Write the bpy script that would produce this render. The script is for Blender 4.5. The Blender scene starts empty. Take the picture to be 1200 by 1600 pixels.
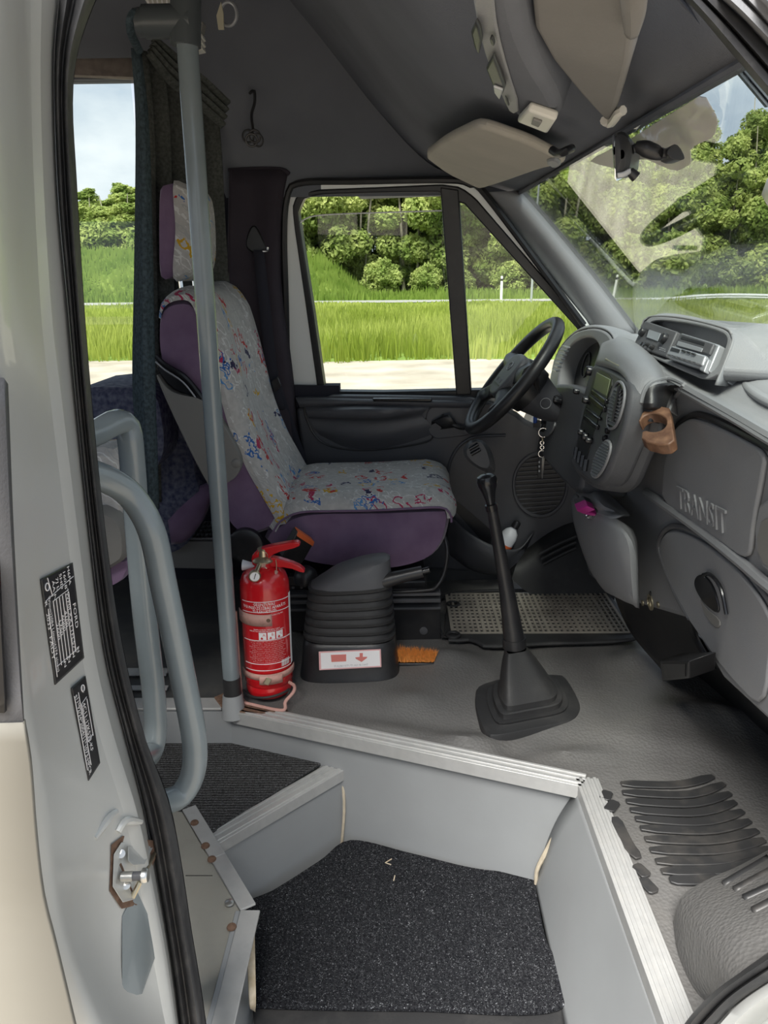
import bpy, bmesh, math, random
import numpy as np
from mathutils import Vector, Matrix
SC = bpy.context.scene
COL = SC.collection
random.seed(7); rng = np.random.default_rng(7)
R = math.radians
# ------------------------------------------------------------------ camera
F = 1202.0; H = 1.02
dn = np.array([40, -3900, -F]); dn = dn/np.linalg.norm(dn)
Zc = -dn
Yc = np.array([15.0, 0, -F]); Yc[1] = -(Yc[0]*dn[0]+Yc[2]*dn[2])/dn[1]; Yc /= np.linalg.norm(Yc)
Xc = np.cross(Yc, Zc)
CM = np.array([Xc, Yc, Zc]); CP = np.array([0, 0, H])
cam = bpy.data.objects.new('camera', bpy.data.cameras.new('camera')); COL.objects.link(cam)
cam.data.sensor_fit = 'VERTICAL'; cam.data.sensor_height = 36; cam.data.lens = F/1600*36
cam.data.clip_start = 0.02; cam.data.clip_end = 500
m4 = Matrix.Identity(4)
for i in range(3):
    for j in range(3): m4[i][j] = CM[i, j]
    m4[i][3] = CP[i]
cam.matrix_world = m4
SC.camera = cam
# ------------------------------------------------------------------ sky, sun, exposure
SC.view_settings.view_transform = 'Standard'; SC.view_settings.look = 'None'
SC.view_settings.gamma = 1; SC.view_settings.use_curve_mapping = False
SC.view_settings.exposure = 1.1
SC.cycles.max_bounces = 10; SC.cycles.transparent_max_bounces = 24; SC.cycles.diffuse_bounces = 5
W = bpy.data.worlds.new('sky'); SC.world = W; W.use_nodes = True
nt = W.node_tree; nt.nodes.clear()
wo = nt.nodes.new('ShaderNodeOutputWorld'); bg = nt.nodes.new('ShaderNodeBackground'); nt.links.new(bg.outputs[0], wo.inputs[0])
tc = nt.nodes.new('ShaderNodeTexCoord'); mp = nt.nodes.new('ShaderNodeMapping'); nt.links.new(tc.outputs['Generated'], mp.inputs[0])
mp.inputs['Scale'].default_value = (1, 1, 2.2); mp.inputs['Location'].default_value = (0.3, 0.2, 0.1)
nz = nt.nodes.new('ShaderNodeTexNoise'); nz.inputs['Scale'].default_value = 3.2; nz.inputs['Detail'].default_value = 9; nz.inputs['Roughness'].default_value = .55
nt.links.new(mp.outputs[0], nz.inputs[0])
rp = nt.nodes.new('ShaderNodeValToRGB'); nt.links.new(nz.outputs[0], rp.inputs[0])
e = rp.color_ramp.elements; e[0].position = .36; e[0].color = (.21, .27, .37, 1); e[1].position = .70; e[1].color = (.58, .60, .63, 1)
q = rp.color_ramp.elements.new(.5); q.color = (.36, .41, .48, 1)
nt.links.new(rp.outputs[0], bg.inputs[0]); bg.inputs[1].default_value = .95
sun = bpy.data.objects.new('sun', bpy.data.lights.new('sun', 'SUN')); COL.objects.link(sun)
sun.data.energy = 4.6; sun.data.angle = R(35); sun.data.color = (1.0, .97, .92)
sun.rotation_euler = Vector((.22, .62, -.95)).to_track_quat('-Z', 'Y').to_euler()
# ------------------------------------------------------------------ helpers
def ray(px, py): return CM@np.array([px-600, 800-py, -F])
def P(px, py, **k):
    """point of the place seen at a photo pixel, on the plane x=, y= or z= a known value"""
    d = ray(px, py); (a, v), = k.items(); i = 'xyz'.index(a)
    return CP+(v-CP[i])/d[i]*d
def PY(pts, y=None):
    return [P(p[0], p[1], y=(p[2] if len(p) > 2 else y)) for p in pts]
def PZ(pts, z=None):
    return [P(p[0], p[1], z=(p[2] if len(p) > 2 else z)) for p in pts]
def PX(pts, x=None):
    return [P(p[0], p[1], x=(p[2] if len(p) > 2 else x)) for p in pts]
A3 = lambda *a: np.array(a, float)
def unit(v): v = np.asarray(v, float); return v/(np.linalg.norm(v)+1e-12)
class Fr:
    """a plane in the place: origin, in-plane axes u v and normal n (towards the viewer's side)"""
    def __init__(s, a, b, c):
        a, b, c = map(np.asarray, (a, b, c)); s.O = a; s.U = unit(b-a); n = unit(np.cross(b-a, c-a))
        if n@(CP-a) < 0: n = -n
        s.N = n; s.V = unit(np.cross(n, s.U))
    def px(s, x, y, w=0):
        d = ray(x, y); o = s.O+s.N*w
        t = ((o-CP)@s.N)/(d@s.N); return CP+t*d
    def pts(s, l, w=0): return [s.px(p[0], p[1], w+(p[2] if len(p) > 2 else 0)) for p in l]
    def at(s, u, v, w=0): return s.O+s.U*u+s.V*v+s.N*w
    def uv(s, p): d = p-s.O; return d@s.U, d@s.V
def cr(pts, n, closed=False):
    """Catmull-Rom resample to n points, about even in arc length"""
    p = np.array(pts, float)
    if len(p) == 2 and not closed:
        t = np.linspace(0, 1, n)[:, None]; return list(p[0]*(1-t)+p[1]*t)
    k = len(p)
    q = np.vstack([p[-1], p, p[0], p[1]]) if closed else np.vstack([2*p[0]-p[1], p, 2*p[-1]-p[-2]])
    out = []; m = 12; segs = k if closed else k-1
    for i in range(segs):
        a, b, c, d = q[i:i+4]
        for t in np.arange(m)/m:
            out.append(.5*((2*b)+(c-a)*t+(2*a-5*b+4*c-d)*t*t+(3*b-a-3*c+d)*t**3))
    out.append(p[0] if closed else p[-1])
    return lin(out, n, closed, raw=True)
def lin(pts, n, closed=False, raw=False):
    p = np.array(pts, float)
    if closed and not raw: p = np.vstack([p, p[0]])
    L = np.concatenate([[0], np.cumsum(np.linalg.norm(np.diff(p, axis=0), axis=1))])
    s = np.linspace(0, L[-1], n+1)[:-1] if closed else np.linspace(0, L[-1], n)
    return [np.array([np.interp(x, L, p[:, i]) for i in range(p.shape[1])]) for x in s]
def chai(pts, k=2, closed=True, f=.25):
    p = [np.array(a, float) for a in pts]
    for _ in range(k):
        o = []; n = len(p)
        for i in range(n if closed else n-1):
            a, b = p[i], p[(i+1) % n]; o += [a*(1-f)+b*f, a*f+b*(1-f)]
        if not closed: o = [p[0]]+o+[p[-1]]
        p = o
    return p
ORG = {}
from mathutils.bvhtree import BVHTree
def hits(obs, pts, off=0):
    """where the sight lines of photo points meet surfaces already built"""
    Ts = []; out = []
    for ob in (obs if isinstance(obs, list) else [obs]):
        me = ob.data; o = Vector(ORG[ob.name]); Ts.append(BVHTree.FromPolygons([v.co+o for v in me.vertices], [list(p.vertices) for p in me.polygons]))
    for x, y in pts:
        d = Vector(ray(x, y)).normalized(); h = [T.ray_cast(Vector(CP), d) for T in Ts]; h = [k for k in h if k[0] is not None]
        if h: out.append(np.array(min(h, key=lambda k: k[3])[0])-np.array(d)*off)
    return out
class MB:
    def __init__(s): s.v = []; s.f = []; s.mi = []; s.cm = 0
    def add(s, vs, fs):
        n = len(s.v); s.v += [tuple(map(float, v)) for v in vs]; s.f += [tuple(i+n for i in f) for f in fs]; s.mi += [s.cm]*len(fs); return s
    def grid(s, rows, cu=False, cv=False):
        nr, nc = len(rows), len(rows[0]); fs = []
        for i in range(nr if cu else nr-1):
            for j in range(nc if cv else nc-1):
                a, b = i, (i+1) % nr; c, d = j, (j+1) % nc
                fs.append((a*nc+c, a*nc+d, b*nc+d, b*nc+c))
        return s.add([p for r in rows for p in r], fs)
    def loft(s, rails, nv=24, nu=None, lin_u=False, closed_v=False, cu=False):
        rr = [cr(r, nv, closed_v) for r in rails]
        if nu and len(rr) > 1:
            cols = [(lin if lin_u else cr)([r[j] for r in rr], nu) for j in range(nv)]
            rr = [[cols[j][i] for j in range(nv)] for i in range(nu)]
        return s.grid(rr, cu, closed_v)
    def tube(s, pts, r, n=12, m=None, caps=True, flat=1.0):
        p = cr(pts, m) if m else [np.array(a, float) for a in pts]
        k = len(p); rs = [r]*k if np.isscalar(r) else list(np.interp(np.linspace(0, 1, k), np.linspace(0, 1, len(r)), r))
        t = [unit(p[min(i+1, k-1)]-p[max(i-1, 0)]) for i in range(k)]
        a = np.cross(t[0], [0, 0, 1.0]);
        if np.linalg.norm(a) < .05: a = np.cross(t[0], [0, 1.0, 0])
        a = unit(a); rows = []
        for i in range(k):
            a = unit(a-t[i]*(a@t[i])); b = np.cross(t[i], a)
            rows.append([p[i]+rs[i]*(a*math.cos(x)*flat+b*math.sin(x)) for x in np.arange(n)*2*math.pi/n])
        base = len(s.v); s.grid(rows, cv=True)
        if caps:
            s.f += [tuple(range(base+n-1, base-1, -1)), tuple(range(base+(k-1)*n, base+k*n))]; s.mi += [s.cm]*2
        return s
    def ring(s, c, ax, rad, r, n=32, k=10, a0=0, a1=360):
        ax = unit(ax); u = unit(np.cross(ax, [.3, .9, .1])); v = np.cross(ax, u)
        th = np.radians(np.linspace(a0, a1, n, endpoint=(a1-a0) < 359)); rows = []
        for x in th:
            d = u*math.cos(x)+v*math.sin(x)
            rows.append([np.asarray(c)+d*(rad+r*math.cos(y))+ax*r*math.sin(y) for y in np.arange(k)*2*math.pi/k])
        return s.grid(rows, cu=(a1-a0) >= 359, cv=True)
    def lathe(s, prof, o=(0, 0, 0), ax=(0, 0, 1), n=28):
        ax = unit(ax); u = np.cross(ax, [0, 1.0, 0]);
        if np.linalg.norm(u) < .05: u = np.cross(ax, [1.0, 0, 0])
        u = unit(u); v = np.cross(ax, u); o = np.asarray(o, float)
        rows = [[o+ax*h+(u*math.cos(a)+v*math.sin(a))*max(r, 1e-4) for a in np.arange(n)*2*math.pi/n] for r, h in prof]
        base = len(s.v); s.grid(rows, cv=True); k = len(prof)
        s.f += [tuple(range(base+n-1, base-1, -1)), tuple(range(base+(k-1)*n, base+k*n))]; s.mi += [s.cm]*2
        return s
    def prism(s, pts, d):
        p = [np.asarray(a, float) for a in pts]; n = len(p); d = np.asarray(d, float)
        return s.add(p+[a+d for a in p], [tuple(range(n-1, -1, -1)), tuple(range(n, 2*n))]+[(i, (i+1) % n, n+(i+1) % n, n+i) for i in range(n)])
    def band(s, outer, inner, d, n=64):
        """a frame: closed outer loop, closed inner loop, extruded along d"""
        o = lin(outer, n, True); q = lin(inner, n, True); d = np.asarray(d, float)
        return s.grid([o, q, [a+d for a in q], [a+d for a in o]], cu=True, cv=True)
    def box(s, c, sz, U=(1, 0, 0), V=(0, 1, 0)):
        U = unit(U); N = unit(np.cross(U, V)); V = np.cross(N, U); c = np.asarray(c, float); a, b, h = np.array(sz)/2
        vs = [c+U*x*a+V*y*b+N*z*h for z in (-1, 1) for y in (-1, 1) for x in (-1, 1)]
        return s.add(vs, [(0, 2, 3, 1), (4, 5, 7, 6), (0, 1, 5, 4), (2, 6, 7, 3), (0, 4, 6, 2), (1, 3, 7, 5)])
    def bar(s, a, b, w, h, up=(0, 0, 1)):
        a, b = np.asarray(a, float), np.asarray(b, float); U = unit(b-a); V = unit(np.cross(up, U))
        return s.box((a+b)/2, (np.linalg.norm(b-a), w, h), U, V)
    def poly(s, pts): return s.add(pts, [tuple(range(len(pts)))])
    def build(s, name, mat, parent=None, bev=0, seg=2, sub=0, sol=0, smooth=True, angle=38, off=0, flip=False):
        me = bpy.data.meshes.new(name); o = np.array(ORG[parent.name]) if parent is not None else np.zeros(3)
        me.from_pydata([tuple(np.array(v)-o) for v in s.v], [], s.f)
        bm = bmesh.new(); bm.from_mesh(me); bmesh.ops.recalc_face_normals(bm, faces=bm.faces); bm.to_mesh(me); bm.free()
        mats = mat if isinstance(mat, (list, tuple)) else [mat]
        for m_ in mats: me.materials.append(m_)
        if len(mats) > 1: me.polygons.foreach_set('material_index', s.mi)
        if smooth:
            me.polygons.foreach_set('use_smooth', [True]*len(me.polygons)); me.set_sharp_from_angle(angle=R(angle))
        ob = bpy.data.objects.new(name, me); COL.objects.link(ob)
        if parent is not None: ob.parent = parent; ORG[ob.name] = ORG[parent.name]
        else: ORG[ob.name] = (0, 0, 0)
        if sol: md = ob.modifiers.new('solid', 'SOLIDIFY'); md.thickness = sol; md.offset = off
        if bev: md = ob.modifiers.new('bevel', 'BEVEL'); md.width = bev; md.segments = seg; md.limit_method = 'ANGLE'; md.angle_limit = R(40); md.harden_normals = False
        if sub: md = ob.modifiers.new('subdiv', 'SUBSURF'); md.levels = sub; md.render_levels = sub
        return ob
def thing(name, label, cat, loc=(0, 0, 0), group=None):
    o = bpy.data.objects.new(name, None); COL.objects.link(o); o.location = loc; o.empty_display_size = .05
    ORG[o.name] = tuple(loc); o['label'] = label; o['category'] = cat
    if group: o['group'] = group
    return o
def tag(o, label, cat, group=None, kind=None):
    o['label'] = label; o['category'] = cat
    if group: o['group'] = group
    if kind: o['kind'] = kind
    return o
def struct(name, label=None, cat=None):
    o = bpy.data.objects.new(name, None); COL.objects.link(o); o.empty_display_size = .05; ORG[o.name] = (0, 0, 0)
    return sk(o, label, cat)
def sk(o, label=None, cat=None):
    o['kind'] = 'structure'
    if label: o['label'] = label; o['category'] = cat
    return o
def lab(o, label): o['label'] = label; return o
def plate(fr, px, w0, w1, name, mat, parent, bev=.002, ch=0, sub=0, **k):
    p = fr.pts(px)
    if ch: p = chai(p, ch)
    return MB().prism([a+fr.N*w0 for a in p], fr.N*(w1-w0)).build(name, mat, parent, bev=bev, **k)
def frame_band(fr, outer, inner, w0, w1, name, mat, parent, bev=.002, n=72, ch=0, **k):
    o, i = fr.pts(outer), fr.pts(inner)
    if ch: o, i = chai(o, ch), chai(i, ch)
    return MB().band([a+fr.N*w0 for a in o], [a+fr.N*w0 for a in i], fr.N*(w1-w0), n).build(name, mat, parent, bev=bev, **k)
def text(s, fn, name, mat, parent, size=.02, depth=.0008, align='LEFT', res=2, xs=1, spacing=1.0):
    """lettering as a mesh; fn maps (u, v, w) to the place"""
    cu = bpy.data.curves.new('t', 'FONT'); cu.body = s; cu.size = size; cu.extrude = depth; cu.align_x = align; cu.resolution_u = res; cu.space_character = spacing
    t = bpy.data.objects.new('t', cu); COL.objects.link(t); bpy.context.view_layer.update()
    me = bpy.data.meshes.new_from_object(t.evaluated_get(bpy.context.evaluated_depsgraph_get()))
    bpy.data.objects.remove(t); me.name = name
    o = np.array(ORG[parent.name]) if parent is not None else np.zeros(3)
    for v in me.vertices: v.co = Vector(np.asarray(fn(v.co.x*xs, v.co.y, v.co.z+depth))-o)
    me.materials.clear(); me.materials.append(mat); me.polygons.foreach_set('use_smooth', [False]*len(me.polygons))
    ob = bpy.data.objects.new(name, me); COL.objects.link(ob)
    if parent is not None: ob.parent = parent; ORG[ob.name] = ORG[parent.name]
    return ob
# ------------------------------------------------------------------ materials
def lk(t, a, b): t.links.new(a, b)
def mat(name, col, rough=.5, metal=0, var=.0, vs=30, bump=0, bs=200, col2=None, spec=.5, coat=0, detail=4, dust=0, dcol=(.35, .31, .26), ds=9, sheen=0):
    m = bpy.data.materials.new(name); m.use_nodes = True; t = m.node_tree; b = t.nodes['Principled BSDF']
    b.inputs['Base Color'].default_value = (*col, 1); b.inputs['Roughness'].default_value = rough; b.inputs['Metallic'].default_value = metal
    b.inputs['Specular IOR Level'].default_value = spec; b.inputs['Coat Weight'].default_value = coat
    if sheen: b.inputs['Sheen Weight'].default_value = sheen; b.inputs['Sheen Roughness'].default_value = .4
    c = t.nodes.new('ShaderNodeTexCoord'); out = None
    if var or col2:
        n = t.nodes.new('ShaderNodeTexNoise'); n.inputs['Scale'].default_value = vs; n.inputs['Detail'].default_value = detail; lk(t, c.outputs['Object'], n.inputs[0])
        r = t.nodes.new('ShaderNodeValToRGB'); lk(t, n.outputs[0], r.inputs[0])
        r.color_ramp.elements[0].position = .32; r.color_ramp.elements[1].position = .68
        a2 = col2 or tuple(min(1, x*(1+var)) for x in col); a1 = col if col2 else tuple(x*(1-var) for x in col)
        r.color_ramp.elements[0].color = (*a1, 1); r.color_ramp.elements[1].color = (*a2, 1); out = r.outputs[0]
    if dust:
        n = t.nodes.new('ShaderNodeTexNoise'); n.inputs['Scale'].default_value = ds; n.inputs['Detail'].default_value = 8; n.inputs['Roughness'].default_value = .65; lk(t, c.outputs['Object'], n.inputs[0])
        r = t.nodes.new('ShaderNodeMapRange'); r.inputs[1].default_value = .48; r.inputs[2].default_value = .78; r.inputs[4].default_value = dust; lk(t, n.outputs[0], r.inputs[0])
        x = t.nodes.new('ShaderNodeMix'); x.data_type = 'RGBA'; lk(t, r.outputs[0], x.inputs[0])
        if out: lk(t, out, x.inputs[6])
        else: x.inputs[6].default_value = (*col, 1)
        x.inputs[7].default_value = (*dcol, 1); out = x.outputs[2]
    if out: lk(t, out, b.inputs['Base Color'])
    if bump:
        n = t.nodes.new('ShaderNodeTexNoise'); n.inputs['Scale'].default_value = bs; n.inputs['Detail'].default_value = 3; lk(t, c.outputs['Object'], n.inputs[0])
        u = t.nodes.new('ShaderNodeBump'); u.inputs['Strength'].default_value = bump; u.inputs['Distance'].default_value = .002; lk(t, n.outputs[0], u.inputs['Height']); lk(t, u.outputs[0], b.inputs['Normal'])
    return m
M = {}
M['dash'] = mat('dash_grey_plastic', (.235, .238, .248), .5, var=.06, vs=6, bump=.25, bs=420, dust=.12)
M['dash_dark'] = mat('dash_dark_plastic', (.085, .086, .093), .5, bump=.2, bs=420, dust=.08)
M['door_dark'] = mat('door_dark_plastic', (.07, .071, .08), .42, bump=.2, bs=400, dust=.05)
M['black'] = mat('black_plastic', (.016, .016, .018), .38, bump=.1, bs=300, dust=.06)
M['gloss_black'] = mat('gloss_black_plastic', (.012, .012, .014), .22)
M['rubber'] = mat('black_rubber', (.022, .022, .023), .6, bump=.15, bs=300, dust=.25, dcol=(.16, .15, .14))
M['seal'] = mat('door_seal_rubber', (.03, .03, .032), .48, dust=.3, dcol=(.2, .19, .18), ds=25)
M['headliner'] = mat('headliner_grey_felt', (.145, .152, .172), .95, var=.08, vs=5, bump=.3, bs=500, spec=.1)
M['headliner_light'] = mat('visor_grey_vinyl', (.42, .385, .33), .75, var=.06, vs=8, bump=.2, bs=350, spec=.2)
M['purple_trim'] = mat('purple_pillar_felt', (.045, .038, .047), .95, var=.1, vs=10, bump=.3, bs=500, spec=.1)
M['silver'] = mat('silver_body_paint', (.56, .57, .555), .34, metal=.25, dust=.25, dcol=(.52, .46, .36), ds=5, coat=.25)
M['cream'] = mat('body_paint_dusty', (.24, .225, .19), .4, dust=.35, dcol=(.21, .19, .15), ds=4, coat=.2)
M['white_paint'] = mat('pale_painted_metal', (.86, .88, .86), .35, coat=.2)
M['alu'] = mat('aluminium', (.50, .50, .49), .42, metal=.35, var=.05, vs=60, dust=.25, dcol=(.45, .42, .37), ds=30)
M['steel'] = mat('worn_steel', (.62, .61, .58), .3, metal=.95, var=.1, vs=60)
M['chrome'] = mat('chrome', (.8, .8, .8), .12, metal=1)
M['rust'] = mat('rust', (.10, .055, .035), .9, col2=(.20, .12, .08), vs=120)
M['panel'] = mat('grey_step_panel', (.285, .295, .30), .55, var=.05, vs=5, bump=.08, bs=500, dust=.35, dcol=(.27, .27, .27), ds=7)
M['vinyl'] = mat('olive_grey_vinyl', (.30, .29, .255), .65, var=.08, vs=14, bump=.2, bs=350, dust=.5, dcol=(.24, .21, .17), ds=14)
M['pole'] = mat('grey_painted_tube', (.20, .235, .25), .26, var=.06, vs=14, coat=.3, dust=.1)
M['pole_dark'] = mat('dark_joint_plastic', (.075, .085, .09), .35)
M['floor_back'] = mat('dark_grey_rear_floor', (.055, .056, .056), .6, bump=.15, bs=400, dust=.15)
M['red'] = mat('red_enamel', (.60, .010, .016), .22, coat=.4, dust=.12, dcol=(.45, .2, .16), ds=18)
M['white'] = mat('white_print', (.86, .84, .84), .6)
M['pinkprint'] = mat('faded_pink_print', (.74, .42, .42), .6)
M['pink_strap'] = mat('pink_painted_steel', (.58, .33, .28), .55, dust=.55, dcol=(.20, .11, .07), ds=35)
M['brass'] = mat('dull_brass', (.52, .46, .33), .35, metal=.9)
M['whitepl'] = mat('white_plastic', (.75, .76, .80), .4)
M['orange'] = mat('orange_plastic', (.75, .16, .05), .5)
M['bristle'] = mat('orange_bristle', (.72, .26, .05), .7, var=.25, vs=120)
M['purple'] = mat('purple_seat_cloth', (.165, .105, .18), .92, col2=(.215, .145, .23), vs=16, bump=.25, bs=500, spec=.15, sheen=.25, dust=.15, dcol=(.10, .07, .11), ds=8)
M['dark_cloth'] = mat('dark_curtain_back', (.02, .02, .03), .95)
M['visor'] = mat('visor_grey_cloth', (.20, .192, .182), .85, var=.06, vs=8, bump=.2, bs=350, spec=.15)
M['grey_pl'] = mat('grey_armrest_plastic', (.19, .185, .175), .55, bump=.15, bs=400)
M['brown_trim'] = mat('brown_grey_carpet_trim', (.16, .135, .12), 1, var=.2, vs=40, bump=.5, bs=300)
M['mirror'] = mat('mirror_glass', (.85, .86, .88), .03, metal=1)
M['screen'] = mat('dim_lcd', (.22, .26, .15), .25)
M['screen_grey'] = mat('grey_lcd', (.30, .32, .34), .25)
M['magenta'] = mat('magenta_plastic', (.65, .04, .35), .4)
M['yellow'] = mat('yellow_sticker', (.45, .34, .05), .6)
M['blue'] = mat('blue_plastic', (.02, .09, .42), .35)
M['silver_pl'] = mat('silver_plastic', (.40, .41, .43), .35, metal=.4)
M['black_lbl'] = mat('black_label', (.018, .018, .02), .35)
M['wood_raw'] = mat('splintered_wood', (.45, .36, .24), .9, col2=(.62, .53, .40), vs=60)
M['ivory'] = mat('ivory_plastic', (.52, .48, .36), .5)
M['light'] = mat('lamp_lens', (.62, .60, .55), .4)
M['sealant'] = mat('beige_sealant', (.52, .45, .34), .7, var=.15, vs=40)
def glass_mat(name, tint=(.93, .96, .94), rough=0.0):
    m = bpy.data.materials.new(name); m.use_nodes = True; t = m.node_tree; t.nodes.clear()
    o = t.nodes.new('ShaderNodeOutputMaterial'); x = t.nodes.new('ShaderNodeMixShader'); a = t.nodes.new('ShaderNodeBsdfTransparent'); g = t.nodes.new('ShaderNodeBsdfGlossy')
    a.inputs[0].default_value = (*tint, 1); g.inputs['Roughness'].default_value = rough
    w = t.nodes.new('ShaderNodeLayerWeight'); w.inputs[0].default_value = .5
    p = t.nodes.new('ShaderNodeMath'); p.operation = 'POWER'; lk(t, w.outputs['Facing'], p.inputs[0]); p.inputs[1].default_value = 5
    f = t.nodes.new('ShaderNodeMath'); f.operation = 'MULTIPLY_ADD'; lk(t, p.outputs[0], f.inputs[0]); f.inputs[1].default_value = .9; f.inputs[2].default_value = .035
    lk(t, f.outputs[0], x.inputs[0]); lk(t, a.outputs[0], x.inputs[1]); lk(t, g.outputs[0], x.inputs[2]); lk(t, x.outputs[0], o.inputs[0]); return m
M['glass'] = glass_mat('window_glass')
M['wglass'] = glass_mat('windscreen_glass', (.93, .96, .93))
def film(name, col, alpha):
    m = bpy.data.materials.new(name); m.use_nodes = True; t = m.node_tree; b = t.nodes['Principled BSDF']
    b.inputs['Base Color'].default_value = (*col, 1); b.inputs['Roughness'].default_value = .6; b.inputs['Alpha'].default_value = alpha; return m
def seat_cloth():
    """pale grey moquette with scattered coloured squiggles (flat print)"""
    m = mat('patterned_grey_seat_cloth', (.45, .437, .425), .95, var=.10, vs=60, bump=.25, bs=600, spec=.15, sheen=.15); t = m.node_tree; b = t.nodes['Principled BSDF']
    cur = b.inputs['Base Color'].links[0].from_socket; c = t.nodes.new('ShaderNodeTexCoord')
    sx = t.nodes.new('ShaderNodeSeparateXYZ'); lk(t, c.outputs['Object'], sx.inputs[0]); am = t.nodes.new('ShaderNodeMath'); lk(t, sx.outputs[0], am.inputs[0]); lk(t, sx.outputs[2], am.inputs[1])
    cb_ = t.nodes.new('ShaderNodeCombineXYZ'); lk(t, sx.outputs[1], cb_.inputs[0]); lk(t, am.outputs[0], cb_.inputs[1]); cxy = cb_.outputs[0]
    wob = t.nodes.new('ShaderNodeTexNoise'); wob.inputs['Scale'].default_value = 42; lk(t, c.outputs['Object'], wob.inputs[0])
    def layer(cur, off, sc, r, w, dist, colors, keep, stretch=(1, 1, 1)):
        mp = t.nodes.new('ShaderNodeMapping'); mp.inputs['Location'].default_value = off; mp.inputs['Scale'].default_value = stretch; lk(t, cxy, mp.inputs[0])
        mx = t.nodes.new('ShaderNodeVectorMath'); mx.operation = 'SCALE'; lk(t, wob.outputs['Color'], mx.inputs[0]); mx.inputs['Scale'].default_value = dist
        ad = t.nodes.new('ShaderNodeVectorMath'); lk(t, mp.outputs[0], ad.inputs[0]); lk(t, mx.outputs[0], ad.inputs[1])
        v = t.nodes.new('ShaderNodeTexVoronoi'); v.voronoi_dimensions = '2D'; v.inputs['Scale'].default_value = sc; v.inputs['Randomness'].default_value = .85; lk(t, ad.outputs[0], v.inputs[0])
        s = t.nodes.new('ShaderNodeMath'); s.operation = 'SUBTRACT'; lk(t, v.outputs['Distance'], s.inputs[0]); s.inputs[1].default_value = r
        a = t.nodes.new('ShaderNodeMath'); a.operation = 'ABSOLUTE'; lk(t, s.outputs[0], a.inputs[0])
        l = t.nodes.new('ShaderNodeMath'); l.operation = 'LESS_THAN'; lk(t, a.outputs[0], l.inputs[0]); l.inputs[1].default_value = w
        sp = t.nodes.new('ShaderNodeSeparateColor'); lk(t, v.outputs['Color'], sp.inputs[0])
        k = t.nodes.new('ShaderNodeMath'); k.operation = 'LESS_THAN'; lk(t, sp.outputs[0], k.inputs[0]); k.inputs[1].default_value = keep
        n2 = t.nodes.new('ShaderNodeTexNoise'); n2.inputs['Scale'].default_value = 55; lk(t, mp.outputs[0], n2.inputs[0])
        g = t.nodes.new('ShaderNodeMath'); g.operation = 'GREATER_THAN'; lk(t, n2.outputs[0], g.inputs[0]); g.inputs[1].default_value = .43
        mu = t.nodes.new('ShaderNodeMath'); mu.operation = 'MULTIPLY'; lk(t, l.outputs[0], mu.inputs[0]); lk(t, k.outputs[0], mu.inputs[1])
        m2 = t.nodes.new('ShaderNodeMath'); m2.operation = 'MULTIPLY'; lk(t, mu.outputs[0], m2.inputs[0]); lk(t, g.outputs[0], m2.inputs[1])
        rr = t.nodes.new('ShaderNodeValToRGB'); rr.color_ramp.interpolation = 'CONSTANT'; lk(t, sp.outputs[1], rr.inputs[0])
        es = rr.color_ramp.elements
        for i, cc in enumerate(colors):
            if i < 2: es[i].position = i/len(colors); es[i].color = (*cc, 1)
            else: q = es.new(i/len(colors)); q.color = (*cc, 1)
        x = t.nodes.new('ShaderNodeMix'); x.data_type = 'RGBA'; lk(t, m2.outputs[0], x.inputs[0]); lk(t, cur, x.inputs[6]); lk(t, rr.outputs[0], x.inputs[7]); return x.outputs[2]
    pale = [(.62, .62, .61), (.38, .38, .38)]
    cur = layer(cur, (3, 1, 2), 42, .45, .06, .02, pale, .5)
    cur = layer(cur, (0, 5, 1), 30, .5, .05, .03, pale, .45)
    vivid = [(.45, .03, .03), (.04, .13, .38), (.55, .33, .03), (.03, .03, .08), (.40, .04, .10), (.10, .25, .5)]
    cur = layer(cur, (.3, .2, .1), 15, .24, .05, .05, vivid, .42)
    cur = layer(cur, (2.3, 1.2, .6), 19, .2, .055, .07, vivid[::-1], .34, (1, .6, 1))
    cur = layer(cur, (5.3, 4.2, 3.6), 24, .1, .09, .05, vivid, .22, (.5, 1, 1))
    lk(t, cur, b.inputs['Base Color']); return m
M['cloth'] = seat_cloth()
M['cloth_blue'] = mat('navy_patterned_cloth', (.035, .04, .09), .95, col2=(.14, .15, .20), vs=70)
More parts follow.
